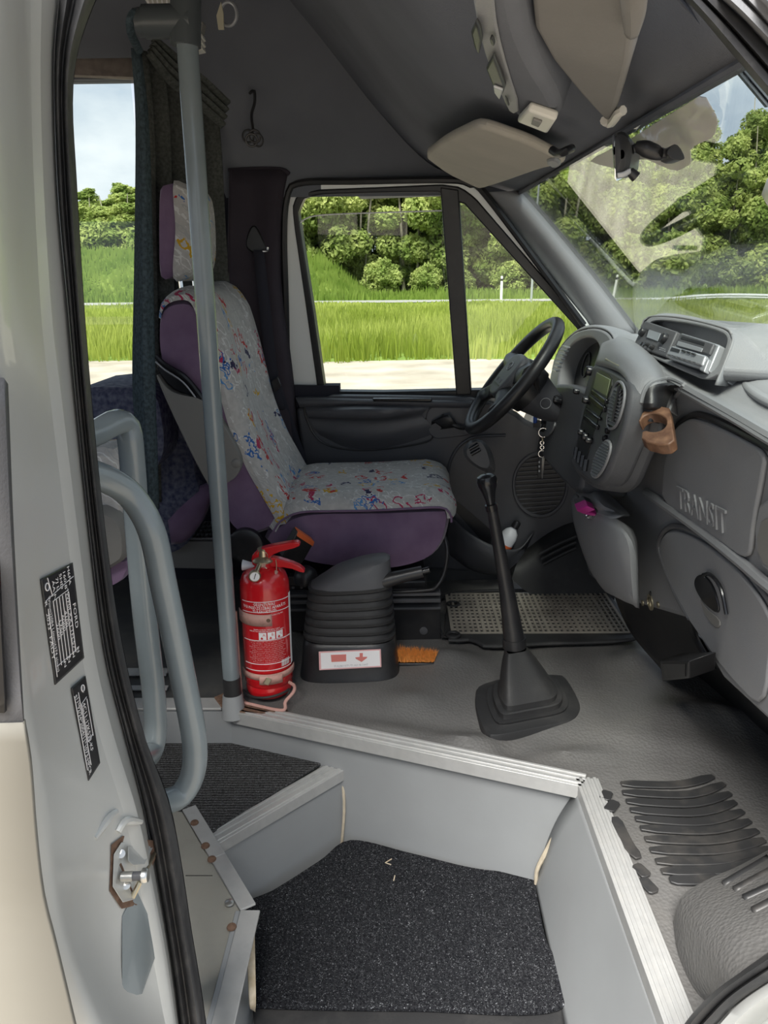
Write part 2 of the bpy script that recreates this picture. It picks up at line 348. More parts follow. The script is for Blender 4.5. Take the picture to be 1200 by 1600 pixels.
def carpet(name, a, b2, axis, sc):
    m = mat(name, a, 1, col2=b2, vs=260, spec=.05, detail=2); t = m.node_tree; b = t.nodes['Principled BSDF']
    c = t.nodes.new('ShaderNodeTexCoord'); w = t.nodes.new('ShaderNodeTexWave'); w.bands_direction = axis; w.inputs['Scale'].default_value = sc; w.inputs['Distortion'].default_value = 1.5; lk(t, c.outputs['Object'], w.inputs[0])
    n = t.nodes.new('ShaderNodeTexNoise'); n.inputs['Scale'].default_value = 500; lk(t, c.outputs['Object'], n.inputs[0])
    ad = t.nodes.new('ShaderNodeMath'); lk(t, w.outputs[0], ad.inputs[0]); lk(t, n.outputs[0], ad.inputs[1])
    u = t.nodes.new('ShaderNodeBump'); u.inputs['Strength'].default_value = .8; u.inputs['Distance'].default_value = .003; lk(t, ad.outputs[0], u.inputs['Height']); lk(t, u.outputs[0], b.inputs['Normal'])
    v = t.nodes.new('ShaderNodeTexVoronoi'); v.inputs['Scale'].default_value = 230; lk(t, c.outputs['Object'], v.inputs[0])
    n3 = t.nodes.new('ShaderNodeTexNoise'); n3.inputs['Scale'].default_value = 330; n3.inputs['Distortion'].default_value = 2; lk(t, c.outputs['Object'], n3.inputs[0])
    g = t.nodes.new('ShaderNodeMath'); g.operation = 'GREATER_THAN'; lk(t, n3.outputs[0], g.inputs[0]); g.inputs[1].default_value = .66
    x = t.nodes.new('ShaderNodeMix'); x.data_type = 'RGBA'; lk(t, g.outputs[0], x.inputs[0]); lk(t, b.inputs['Base Color'].links[0].from_socket, x.inputs[6]); x.inputs[7].default_value = (.30, .31, .33, 1); lk(t, x.outputs[2], b.inputs['Base Color'])
    return m
M['carpet'] = carpet('dark_step_carpet', (.008, .008, .010), (.028, .029, .032), 'X', 28)
M['carpet2'] = carpet('grey_ribbed_carpet', (.03, .029, .029), (.10, .10, .10), 'Y', 36)
def floor_rubber():
    m = mat('moulded_floor_rubber', (.125, .122, .118), .55, var=.14, vs=4, dust=.4, dcol=(.155, .145, .13), ds=6); t = m.node_tree; b = t.nodes['Principled BSDF']
    c = t.nodes.new('ShaderNodeTexCoord'); v = t.nodes.new('ShaderNodeTexVoronoi'); v.inputs['Scale'].default_value = 150; lk(t, c.outputs['Object'], v.inputs[0])
    u = t.nodes.new('ShaderNodeBump'); u.inputs['Strength'].default_value = .55; u.inputs['Distance'].default_value = .002; lk(t, v.outputs['Distance'], u.inputs['Height']); lk(t, u.outputs[0], b.inputs['Normal']); return m
M['floor'] = floor_rubber()
M['rib'] = mat('smooth_floor_rib', (.032, .032, .033), .45, var=.1, vs=10, dust=.2)
def wood():
    m = mat('dark_stained_wood', (.10, .045, .025), .5, col2=(.24, .13, .075), vs=55, bump=.2, bs=90); return m
M['wood'] = wood()
def leaf(name, a, b2, vs=.7):
    m = bpy.data.materials.new(name); m.use_nodes = True; t = m.node_tree; t.nodes.clear(); o = t.nodes.new('ShaderNodeOutputMaterial')
    d = t.nodes.new('ShaderNodeBsdfDiffuse'); r = t.nodes.new('ShaderNodeBsdfTranslucent'); x = t.nodes.new('ShaderNodeMixShader'); x.inputs[0].default_value = .5
    g = t.nodes.new('ShaderNodeNewGeometry'); n = t.nodes.new('ShaderNodeTexNoise'); n.inputs['Scale'].default_value = vs; n.inputs['Detail'].default_value = 3; lk(t, g.outputs['Position'], n.inputs[0])
    rp = t.nodes.new('ShaderNodeValToRGB'); rp.color_ramp.elements[0].position = .33; rp.color_ramp.elements[1].position = .68
    rp.color_ramp.elements[0].color = (*a, 1); rp.color_ramp.elements[1].color = (*b2, 1); lk(t, n.outputs[0], rp.inputs[0])
    lk(t, rp.outputs[0], d.inputs[0]); lk(t, rp.outputs[0], r.inputs[0]); lk(t, d.outputs[0], x.inputs[1]); lk(t, r.outputs[0], x.inputs[2]); lk(t, x.outputs[0], o.inputs[0]); return m
M['leaf'] = leaf('tree_leaves', (.22, .30, .075), (.50, .55, .20))
M['leaf_dark'] = leaf('dark_tree_leaves', (.15, .21, .06), (.34, .39, .13))
M['grass'] = leaf('meadow_grass', (.24, .30, .045), (.46, .50, .13), .35)
M['grass_far'] = leaf('mound_grass', (.15, .23, .04), (.27, .35, .08), .5)
M['gravel'] = mat('pale_gravel', (.30, .255, .20), .95, col2=(.48, .42, .34), vs=1.3, detail=12, bump=.5, bs=30)
M['soil'] = mat('field_soil', (.14, .22, .03), 1, col2=(.22, .30, .05), vs=1)
M['bark'] = mat('pale_bark', (.30, .27, .21), .9, var=.3, vs=4)
M['galv'] = mat('galvanised_rail', (.42, .43, .43), .6)
M['road'] = mat('pale_road', (.30, .29, .27), .9)
# ------------------------------------------------------------------ outdoors
GZ = -.65
def fm(name, v, f, m, parent=None):
    me = bpy.data.meshes.new(name); me.from_pydata(v, [], f); me.materials.append(m); o = bpy.data.objects.new(name, me); COL.objects.link(o)
    if parent is not None: o.parent = parent
    ORG[o.name] = (0, 0, 0); return o
def flat_strip(name, y0, y1, m, z=GZ, xr=90, nx=60, wav=0):
    b = MB(); xs = np.linspace(-xr, xr, nx)
    b.grid([[A3(x, y0, z) for x in xs], [A3(x, y1+wav*math.sin(x*.9)+wav*.6*math.sin(x*2.3+1)-.03*x, z) for x in xs]]); return b.build(name, m, smooth=False)
g0 = MB()
g0.grid([[A3(x, y, GZ) for x in (-90, 90)] for y in (-40, 120)])
sk(g0.build('ground', M['soil'], smooth=False), 'meadow ground running from the gravel to the wood', 'ground')
sk(flat_strip('gravel_yard', -30, 15.9, M['gravel'], GZ+.015, wav=.25), 'pale gravel yard beside the van, seen under the window', 'gravel')
sk(flat_strip('road', 49.5, 54, M['road'], GZ+.03), 'pale road crossing behind the tall grass', 'road')
def blades(name, m, n, ya, yb, h0, h1, w, xr=.62):
    y = ya+(yb-ya)*rng.random(n)**.85; x = (rng.random(n)*2-1)*(xr*y+2)+.02*y
    y = y+np.where(ya < 17, .25*np.sin(x*.9)+.15*np.sin(x*2.3+1)-.03*x, 0)
    patch = .72+.28*np.sin(x*.7+np.sin(y*.5)*2)*np.sin(y*.43)
    h = (h0+(h1-h0)*rng.random(n))*patch; a = rng.random(n)*math.pi; lx = rng.normal(0, .13, n)*h; ly = rng.normal(0, .13, n)*h
    cx, cy = np.cos(a)*w/2, np.sin(a)*w/2*.5
    v = np.zeros((n, 5, 3)); v[:, 0] = np.c_[x-cx, y-cy, np.full(n, GZ)]; v[:, 1] = np.c_[x+cx, y+cy, np.full(n, GZ)]
    v[:, 2] = np.c_[x+cx*.8+lx*.4, y+cy+ly*.4, GZ+h*.6]; v[:, 3] = np.c_[x-cx*.8+lx*.4, y-cy+ly*.4, GZ+h*.6]; v[:, 4] = np.c_[x+lx, y+ly, GZ+h]
    i = np.arange(n)*5; me = bpy.data.meshes.new(name)
    f = [(k, k+1, k+2, k+3) for k in i]+[(k+3, k+2, k+4) for k in i]
    me.from_pydata(v.reshape(-1, 3), [], f); me.materials.append(m); o = bpy.data.objects.new(name, me); COL.objects.link(o); return o
tag(blades('meadow_grass', M['grass'], 42000, 15.6, 27, .35, .85, .035), 'tall bright green meadow grass beyond the gravel', 'grass', kind='stuff')
tag(blades('meadow_grass', M['grass'], 26000, 27, 40, .3, .62, .07), 'meadow grass in the middle of the field before the road', 'grass', kind='stuff')
tag(blades('meadow_grass', M['grass'], 16000, 40, 49, .08, .22, .09), 'short meadow grass at the far side of the field along the road', 'grass', kind='stuff')
tag(blades('meadow_grass', M['grass_far'], 16000, 54.5, 63, .4, 1.0, .12), 'rough grass strip between the road and the wood', 'grass', kind='stuff')
# grassy mound behind the road, left
b = MB(); rows = []
for y in np.linspace(56, 70, 9):
    row = []
    for x in np.linspace(-48, 1, 60):
        e = math.sin(math.pi*min(1, max(0, (y-56)/9))/2); f = 1/(1+math.exp((x+3.9)/.8)); row.append(A3(x, y, GZ-.05+3.5*e*f+.12*math.sin(x*1.3+y)))
    rows.append(row)
b.grid(rows); mound = b.build('grass_mound', M['grass_far']); tag(mound, 'grassy green embankment rising behind the road on the left', 'embankment')
n = 9000; x = -46+44*rng.random(n); y = 56+10*rng.random(n)
z = np.array([GZ-.05+3.5*math.sin(math.pi*min(1, max(0, (yy-56)/9))/2)/(1+math.exp((xx+3.9)/.8)) for xx, yy in zip(x, y)])
v = np.zeros((n, 3, 3)); w = .09; hh = .3+.5*rng.random(n); v[:, 0] = np.c_[x-w, y, z]; v[:, 1] = np.c_[x+w, y, z]; v[:, 2] = np.c_[x+rng.normal(0, .12, n), y, z+hh]
gm = fm('mound_blades', v.reshape(-1, 3), [(3*k, 3*k+1, 3*k+2) for k in range(n)], M['grass_far'], mound); gm['kind'] = 'stuff'
# trees
def leaves(n, lobes, size, flat=.5):
    out = []; L = len(lobes); wts = np.array([l[3]**2 for l in lobes]); wts /= wts.sum()
    k = rng.choice(L, n, p=wts); lob = np.array(lobes)[k]
    d = rng.normal(size=(n, 3)); d /= np.linalg.norm(d, axis=1)[:, None]; r = (.55+.5*rng.random(n)**.6)
    c = lob[:, :3]+d*(lob[:, 3]*r)[:, None]*np.array([1, 1, .85]); c[:, 2] = np.maximum(c[:, 2], .15)
    nrm = d+rng.normal(0, .7, (n, 3)); nrm[:, 2] += .4; nrm /= np.linalg.norm(nrm, axis=1)[:, None]
    t = np.cross(nrm, rng.normal(size=(n, 3))); t /= np.linalg.norm(t, axis=1)[:, None]; bb = np.cross(nrm, t)
    s = (size*(.6+.8*rng.random(n)))[:, None]
    v = np.stack([c-t*s, c+bb*s*.55, c+t*s, c-bb*s*.55], 1).reshape(-1, 3)
    return v, [(4*i, 4*i+1, 4*i+2, 4*i+3) for i in range(n)]
def tree_mesh(hgt, spread, n, conic, m, trunks):
    lobes = []
    for i in range(44):
        u = rng.random(); zz = hgt*(.12+.85*u); prof = (1-u)**.7*1.25 if conic else (math.sin(math.pi*min(1, .18+.8*u)))
        rr = spread*prof*(.3+.7*rng.random()); a = rng.random()*6.283
        lobes.append((rr*math.cos(a), rr*math.sin(a), zz, spread*(.20+.22*rng.random())*(.45+.75*prof)))
    v, f = leaves(n, lobes, .18)
    me = bpy.data.meshes.new('foliage'); me.from_pydata(v, [], f); me.materials.append(m)
    tb = MB()
    for k in range(trunks):
        x0, y0 = (rng.random(2)-.5)*spread*.8; lean = rng.normal(0, .5, 2)
        tb.tube([A3(x0, y0, -.1), A3(x0+lean[0]*.4, y0+lean[1]*.4, hgt*.4), A3(x0+lean[0]*1.4, y0+lean[1]*1.4, hgt*.88)], [.13, .09, .03], 7, 6)
    tm = bpy.data.meshes.new('trunk'); tm.from_pydata(tb.v, [], tb.f); tm.materials.append(M['bark'])
    return me, tm
VAR = [tree_mesh(14.5, 3.2, 21000, 0, M['leaf'], 3), tree_mesh(13.5, 3.0, 19000, 1, M['leaf'], 2), tree_mesh(16.5, 3.4, 21000, 0, M['leaf_dark'], 3), tree_mesh(13, 2.9, 19000, 0, M['leaf'], 3), tree_mesh(4.2, 2.2, 4500, 0, M['leaf'], 2), tree_mesh(3.4, 2.0, 3800, 0, M['leaf_dark'], 1)]
TL = ['broad light green deciduous tree in the wood beyond the road', 'pointed light green tree in the wood beyond the road', 'tall dark green tree at the back of the wood', 'slim light green tree with pale trunks at the wood edge', 'leafy light green bush at the foot of the wood', 'dark green bush at the foot of the wood']
def tree(k, x, y, z=GZ, s=1.0, label=None, grp=None):
    t = thing('tree' if k < 4 else 'bush', label or TL[k], 'tree' if k < 4 else 'bush', (x, y, z), grp if label else ('trees of the wood' if k < 4 else 'bushes along the wood')); t.scale = (s*(1.7 if s < .65 and k < 4 else 1),)*2+(s,); t.rotation_euler = (0, 0, rng.random()*6.28)
    for nm, me in (('foliage', VAR[k][0]), ('trunk', VAR[k][1])):
        o = bpy.data.objects.new(nm, me); COL.objects.link(o); o.parent = t
        if nm == 'foliage': o['kind'] = 'stuff'
for i, x in enumerate(np.arange(-11, 38, 3.1)): tree([0, 3, 1, 0, 3][i % 5], x+rng.normal(0, .5), 66+rng.normal(0, 1.2), s=.92+.16*rng.random())
for i, x in enumerate(np.arange(-12, 42, 3.6)): tree([2, 0, 2, 1][i % 4], x+rng.normal(0, .5), 72+rng.normal(0, 1.5), s=1+.15*rng.random())
for i, x in enumerate(np.arange(-1, 36, 3.3)): tree(4+(i % 3 == 2), x+rng.normal(0, .4), 63.2+rng.normal(0, .6), s=(.5 if x < 12 else .85)+.3*rng.random())
tree(0, -25.8, 70, GZ+1.2, .54, 'round tree above the embankment, seen through the rear side window')
tree(3, -22.6, 69, GZ+1.4, .60, 'smaller tree beside the round one, seen through the rear side window')
for i, x in enumerate(np.arange(-5, 24, 2.1)): tree(5, x+rng.normal(0, .3), 69.3, s=1.0+.3*rng.random())
for i, (x, s_) in enumerate([(-28.6, .42), (-27.2, .46), (-24.3, .52), (-23.4, .56), (-21.4, .60), (-20.2, .58)]): tree([3, 0][i % 2], x, 70.5+rng.normal(0, .5), GZ+1.4, s_, 'small light green tree behind the embankment, in the rear side window', 'small trees behind the embankment')
tree(4, -20.8, 67, GZ+2.2, .7, 'bush at the right edge of the rear side window view')
for i, x in enumerate(np.arange(-34, -17, 1.9)): tree(4, x, 68.5+rng.normal(0, .6), GZ+2.0, .95+.3*rng.random(), 'leafy light green bush on the embankment seen through the rear side window', 'bushes on the embankment')
# lamp post, marker posts, guard rail
t = thing('lamp_post', 'thin grey street lamp post rising beyond the field', 'lamp post', P(830, 470, y=47)*A3(1, 1, 0)+A3(0, 0, GZ))
c = np.array(ORG[t.name]); MB().tube([c, c+A3(.05, 0, 4), c+A3(.25, 0, 9)], [.075, .06, .05], 10, 8).build('pole', M['silver_pl'], t)
MB().box(c+A3(.55, 0, 9.05), (.7, .2, .1)).build('lamp_head', M['silver_pl'], t, bev=.03)
def marker(px, y, label, lean=0):
    t = thing('marker_post', label, 'road post', P(px, 470, y=y)*A3(1, 1, 0)+A3(0, 0, GZ)); c = np.array(ORG[t.name]); d = A3(lean, 0, 0)
    MB().tube([c, c+A3(0, 0, 1.0)+d, c+A3(0, 0, 1.55)+d*1.5], [.075, .075, .06], 8).build('post', M['white'], t)
    MB().tube([c+A3(0, 0, 1.28)+d*1.25, c+A3(0, 0, 1.4)+d*1.35], .08, 8).build('reflector_band', M['black'], t)
marker(783, 46, 'white roadside marker post left of the lamp post')
marker(957, 47, 'white leaning marker post seen through the windscreen corner', .12)
t = thing('guard_rail', 'pale metal guard rail curving along the far road', 'guard rail', (24, 50, GZ))
b = MB(); pts = [P(990, 471, y=49), P(1040, 469, y=48), P(1100, 464, y=47), P(1160, 463, y=46.5), P(1230, 465, y=46), P(1320, 468, y=45.5)]
b.loft([[p+A3(0, 0, .16) for p in pts], [p+A3(0, -.05, .06) for p in pts], [p for p in pts], [p+A3(0, -.05, -.06) for p in pts], [p+A3(0, 0, -.16) for p in pts]], 40); b.build('rail_beam', M['galv'], t, sol=.01)
for p in cr(pts, 9): MB().box((p[0], p[1]+.1, (p[2]+GZ)/2), (.1, .1, p[2]-GZ)).build('rail_post', M['galv'], t)
# ------------------------------------------------------------------ van shell: floor, step well
EA, EB, EC = P(370, 1110, z=0), P(920, 1225, z=0), P(1060, 1590, z=0)
def y_edge(x): return EA[1]+(EB[1]-EA[1])*(x-EA[0])/(EB[0]-EA[0]) if x <= EB[0] else .62
def bump2(x, y, cx, cy, rx, ry, h, p=2): d = ((x-cx)/rx)**2+((y-cy)/ry)**2; return h*math.exp(-d**(p/2)*1.5)
BC = [(c_, a_, b_, h_*1.7) for c_, a_, b_, h_ in [(P(735, 1165, z=0), .10, .05, .016), (P(560, 1150, z=0), .2, .05, .012), (P(700, 1035, z=0), .09, .07, .014), (P(1110, 1120, z=0), .13, .06, .02), (P(990, 1040, z=0), .05, .06, .018), (P(640, 1100, z=0), .06, .05, .009), (P(800, 1172, z=0), .05, .035, -.008), (P(900, 1180, z=0), .09, .02, .008)]]
def hfl(x, y):
    z = 0
    for c, rx, ry, h in BC: z += bump2(x, y, c[0], c[1], rx, ry, h)
    # tunnel bulge round the gear lever with stepped edge to the passenger well
    e = (x-.30)*.25+(y-1.50); z += .014/(1+math.exp(-(e-.06)/.012))*(1/(1+math.exp((x-.72)/.015)))*(1/(1+math.exp((y-1.93)/.02)))
    # passenger footwell dips, then ramps up to the bulkhead
    z += max(0, x-.86)**1.25*1.1*(1/(1+math.exp((y-2.05)/.05)))+max(0, x-1.0)*.8
    z += .006*math.sin(x*9+y*4)*math.sin(y*11)
    return z
sk_floor = struct('floor', 'dark grey moulded rubber cab floor with relief pads and drain ribs', 'floor')
b = MB(); xs = list(np.linspace(-.40, EB[0], 54))
b.grid([[A3(x, y, hfl(x, y)*min(1, (y-y_edge(x))/.05)) for y in np.linspace(y_edge(x), 2.62, 70)] for x in xs])
x2 = np.linspace(EB[0], 1.35, 60)
b.grid([[A3(x, y, hfl(x, y)*min(1, (x-EB[0])/.05)) for y in np.linspace(.66, y_edge(EB[0]), 44)] for x in x2])
b.grid([[A3(x, y, hfl(x, y)) for y in np.linspace(y_edge(EB[0]), 2.62, 70)] for x in x2])
b.build('floor_rubber', M['floor'], sk_floor)
# drain ribs pressed into the passenger footwell (pixel ends on the floor plane)
def rib(pts, w, name='floor_rib'):
    b = MB(); p = cr(PZ(pts, .004), 9)
    p = [a+A3(0, 0, hfl(a[0], a[1])*.9) for a in p]; k = len(p); L = []; Rr = []
    for i in range(k):
        t = unit(p[min(i+1, k-1)]-p[max(0, i-1)]); n = np.cross([0, 0, 1], t); ww = w*(.55 if i in (0, k-1) else 1)/2
        L.append(p[i]+n*ww); Rr.append(p[i]-n*ww)
    b.prism(L+Rr[::-1], A3(0, 0, .004)); return b.build(name, M['rib'], sk_floor, bev=.0015)
ribs = [((970, 1225), (1060, 1225), (1115, 1213)), ((972, 1239), (1075, 1240), (1132, 1224)), ((978, 1253), (1080, 1254), (1142, 1238)), ((984, 1267), (1088, 1268), (1150, 1251)), ((992, 1281), (1096, 1283), (1162, 1265)), ((1000, 1296), (1105, 1297), (1173, 1280)), ((1007, 1313), (1112, 1313), (1185, 1296)), ((1015, 1330), (1122, 1329), (1195, 1311)), ((1024, 1347), (1128, 1345), (1208, 1325)), ((1033, 1362), (1130, 1360), (1200, 1342)), ((1046, 1375), (1090, 1376), (1120, 1370))]
for r_ in ribs: rib(r_, .022)
for r_ in [((944, 1252), (950, 1238)), ((950, 1270), (962, 1254)), ((960, 1280), (980, 1320), (998, 1343)), ((992, 1352), (1012, 1370)), ((1002, 1372), (1024, 1394))]: rib(r_, .022)
# rear floor
b = MB(); b.box((-1.75, 2.16, -.03), (2.72, .95, .05)); sk(b.build('floor_rear', M['floor_back']), 'dark grey flat floor of the passenger space at the left', 'floor')
# step well: panels, aluminium edges
pn = unit(np.cross(EB-EA, [0, 0, 1])); pn = pn if pn[1] < 0 else -pn       # towards the step well
Z1, Z2 = -.105, -.31
def onA(px, py):
    d = ray(px, py); t = ((EA-CP)@pn)/(d@pn); return CP+t*d
sw = struct('wall_step_well', 'grey step well lining with aluminium edged panels inside the doorway', 'step well')
pA = [EA+A3(-.02, .006, -.004), EB+A3(0, 0, -.004), onA(835, 1375)+A3(0, 0, -.03), onA(545, 1318)+A3(-.25, .08, -.03)]
pA[3] = EA+A3(-.02, .006, Z2-.03)
MB().prism(pA, -pn*.012).build('back_panel', M['panel'], sw, bev=.002)
q1, q2 = onA(545, 1195), P(325, 1325, z=Z1)
q1 = P(545, 1197, z=Z1)
sd = unit(q2-q1); sn = unit(np.cross(sd, [0, 0, 1])); sn = sn if sn@A3(1, -1, 0) > 0 else -sn
MB().prism([q1-sd*.02+A3(0, 0, -.012), q2+sd*.1+A3(0, 0, -.012), q2+sd*.1+A3(0, 0, Z2-Z1-.03), q1-sd*.02+A3(0, 0, Z2-Z1-.03)], -sn*.012).build('riser_panel', M['panel'], sw, bev=.002)
# front panel under the second edge: leans towards the well at the bottom
c0, c1 = EB+A3(-.018, 0, -.01), EC+A3(-.018, -.15, -.01)
bot0, bot1 = P(836, 1376, z=Z2+.02), P(884, 1612, z=Z2)
b = MB(); b.loft([[c0, (c0+c1)/2, c1], [c0*.62+bot0*.38+A3(-.012, 0, 0), (c0+c1)/2*.6+(bot0+bot1)/2*.4, c1*.6+bot1*.4], [bot0, (bot0+bot1)/2, bot1+A3(0, -.1, 0)]], 14, 14); b.build('side_panel', M['panel'], sw, sol=.01)
b = MB(); b.tube([EB+A3(-.012, -.012, -.045), onA(890, 1262)+A3(0, -.008, 0), onA(855, 1320)+A3(0, -.012, 0), onA(838, 1352)+A3(0, -.012, 0), onA(836, 1378)+A3(0, -.01, 0)], [.004, .006, .007, .005, .004], 8, 14); b.build('sealant_bead', M['sealant'], sw)
MB().tube([q1+A3(-.015, -.012, -.03), onA(540, 1260)+pn*.008, onA(536, 1316)+pn*.008], .0035, 8, 8).build('sealant_bead', M['sealant'], sw)
MB().box((0, 1.2, Z2-.05), (1.0, 1.3, .04)).build('well_floor', M['panel'], sw)
def edging(name, a, b_, inward, w=.036, h=.03):
    """ribbed aluminium angle: top plate with two raised ribs, lip facing the well"""
    a, b_ = np.asarray(a), np.asarray(b_); o = unit(inward); up = A3(0, 0, 1)
    MB().prism([a+o*.006+up*.002, a-o*w+up*.002, a-o*w-up*.003, a+o*.002-up*.003, a+o*.002-up*h, a+o*.006-up*h], b_-a).build(name, M['alu'], sw, bev=.001)
    for k in (-.004, -.020, -.033):
        MB().bar(a+o*k+up*.003, b_+o*k+up*.003, .007, .004).build('edging_rib', M['alu'], sw, bev=.001)
edging('edging_strip', EA+pn*.014+A3(.0, 0, .005), EB+pn*.014+A3(-.008, 0, .005), pn)
edging('edging_strip', EB+A3(-.02, .010, .005), EC+A3(-.02, -.16, .005), A3(-1, 0, 0), w=.042, h=.035)
edging('edging_strip', q1, q2+sd*.01, sn, w=.042, h=.026)
# first step with carpet, its riser to the rear floor
MB().prism([A3(-1.2, 1.68, Z1-.006), q1+A3(-.03, .08, -.006), q1+A3(-.02, 0, -.006), q2+A3(-.03, 0, -.006), A3(-.62, 1.0, Z1-.006), A3(-1.2, 1.0, Z1-.006)], A3(0, 0, -.02)).build('first_step', M['vinyl'], sw)
MB().bar(A3(-1.2, 1.672, -.05), A3(-.40, 1.672, -.05), .012, .11).build('riser_panel', M['panel'], sw, bev=.002)
MB().bar(A3(-1.2, 1.685, .003), A3(-.43, 1.685, .003), .05, .006).build('threshold_strip', M['alu'], sw, bev=.001)
MB().bar(P(185, 1050, z=.004), P(262, 1050, z=.004), .035, .006).build('threshold_strip', M['alu'], sw, bev=.001)
MB().bar(P(185, 1075, z=.003), P(262, 1075, z=.003), .02, .005).build('threshold_strip', M['alu'], sw, bev=.001)
cp = PZ([(200, 1140), (300, 1132), (345, 1130), (420, 1150), (518, 1178), (516, 1187), (424, 1245), (330, 1305), (292, 1335), (240, 1290)], Z1)
o = MB().prism(cr(cp, 60, True), A3(0, 0, .008)).build('step_carpet', M['carpet2'], bev=.002); tag(o, 'worn grey ribbed carpet on the upper step, left of the aluminium edge', 'carpet')
cp = [P(*p, z=Z2+.02) for p in [(548, 1318), (640, 1338), (740, 1362), (832, 1374), (838, 1400), (852, 1470), (880, 1578), (640, 1582), (420, 1578), (398, 1570), (388, 1500), (378, 1424), (430, 1395), (500, 1350)]]
o = MB().prism(cr(cp, 90, True), A3(0, 0, .012)).build('step_carpet', M['carpet'], bev=.003); tag(o, 'black flecked carpet mat lying in the bottom of the step well', 'carpet')
MB().prism([P(395, 1579, z=Z2+.0), P(880, 1580, z=Z2), P(884, 1640, z=Z2), P(400, 1640, z=Z2)], A3(0, 0, .018)).build('sill_rubber', M['rubber'], sw, bev=.006)
# vinyl covered sill beside the pillar with riveted angle
ZS = Z1+.01
va = P(285, 1268, z=ZS); vb = P(376, 1425, z=ZS); vc = P(330, 1606, z=ZS); vm = P(330, 1345, z=ZS)
MB().prism([va+A3(-.25, .02, 0), va, vm, vb, vc, vc+A3(-.3, 0, 0)], A3(0, 0, -.02)).build('sill_cover', M['vinyl'], sw, bev=.002)
MB().bar(P(290, 1368, z=ZS+.001), P(332, 1368, z=ZS+.001), .001, .001).build('vinyl_joint', M['rubber'], sw)
def flatbar(a, c, w, side): 
    n = unit(np.cross(unit(c-a), [0, 0, 1]))*side
    MB().prism([a, c, c+n*w, a+n*w], A3(0, 0, .005)).build('edging_strip', M['alu'], sw, bev=.001)
flatbar(va, vm, .03, -1); flatbar(vm, vb, .03, -1); flatbar(vb, vc, .036, -1)
MB().prism([vb+A3(0, 0, .004), vc+A3(0, 0, .004), vc+A3(.015, 0, Z2-Z1-.03), vb+A3(.012, 0, Z2-Z1-.03)], A3(-.01, 0, 0)).build('sill_panel', M['panel'], sw, bev=.002)
MB().loft([[vb+A3(.010, -.01, -.03), (vb+vc)/2+A3(.028, .02, -.1), P(392, 1575, z=Z2+.05)], [vb+A3(.022, 0, -.03), (vb+vc)/2+A3(.036, .03, -.1), P(398, 1580, z=Z2+.05)], [vb+A3(.014, .012, -.04), (vb+vc)/2+A3(.03, .05, -.12), P(396, 1560, z=Z2+.03)]], 14).build('splintered_edge', M['wood_raw'], sw, sol=.004)
for p in [(304, 1286), (321, 1322), (331, 1343), (358, 1411), (362, 1449)]:
    c = P(p[0], p[1], z=ZS+.005); MB().lathe([(.009, 0), (.008, .003), (.003, .005)], c, (0, 0, 1), 12).build('rivet', M['steel'] if p[0] == 358 else M['rust'], sw)
# wheel arch cover at lower right
b = MB()
b.loft([[P(1052, 1440, z=.0), P(1060, 1490, z=.0), P(1085, 1545, z=0), P(1120, 1580, z=0)], [P(1065, 1400, z=.045), P(1095, 1440, z=.09), P(1120, 1490, z=.12), P(1135, 1540, z=.13)], [P(1110, 1372, z=.06), P(1165, 1395, z=.12), P(1185, 1440, z=.16), P(1190, 1495, z=.17)], [P(1160, 1350, z=.06), P(1230, 1350, z=.12), P(1260, 1400, z=.17), P(1270, 1450, z=.18)], [P(1250, 1300, z=.03), P(1330, 1300, z=.05), P(1360, 1380, z=.1), P(1370, 1440, z=.1)]], 20, 20)
wa = b.build('wheel_arch_cover', M['floor'], sk_floor)
for a, c in [((1130, 1382), (1200, 1340)), ((1147, 1391), (1210, 1357)), ((1162, 1404), (1215, 1380)), ((1176, 1424), (1222, 1400))]:
    h_ = hits(wa, [(a[0]+(c[0]-a[0])*s, a[1]+(c[1]-a[1])*s) for s in np.linspace(0, 1, 7)], .002); MB().loft([[p+A3(0, .006, 0) for p in h_], [p-A3(0, .006, 0) for p in h_]], 8).build('floor_rib', M['rib'], sk_floor, sol=.004)
# driver side wheel arch hump and side floor
b = MB()
b.loft([PY([(800, 905), (830, 928), (880, 935), (960, 940)], 2.32), PY([(808, 880), (840, 865), (890, 850), (965, 850)], 2.36), PY([(830, 850), (870, 815), (915, 790), (970, 790)], 2.46), PY([(850, 830), (880, 790), (930, 760), (980, 760)], 2.56)], 16, 16)
b.build('wheel_arch_cover', M['rubber'], sk_floor)
for k in range(3): MB().tube(PY([(842+k*3, 866+k*8), (868+k*3, 852+k*8), (900, 838+k*9)], 2.335), .007, 8, 8).build('arch_rib', M['rubber'], sk_floor)
MB().prism([P(640, 1000, y=2.5), P(800, 1000, y=2.5), P(820, 880, y=2.5), P(690, 860, y=2.5), P(600, 860, y=2.5)], A3(0, .02, 0)).build('side_sill', M['floor_back'], sk_floor)
# bulkhead
sk(MB().box((1.3, 1.55, .3), (.04, 2.2, 1.1)).build('wall_front', M['rubber']), 'dark bulkhead under the dashboard', 'bulkhead')
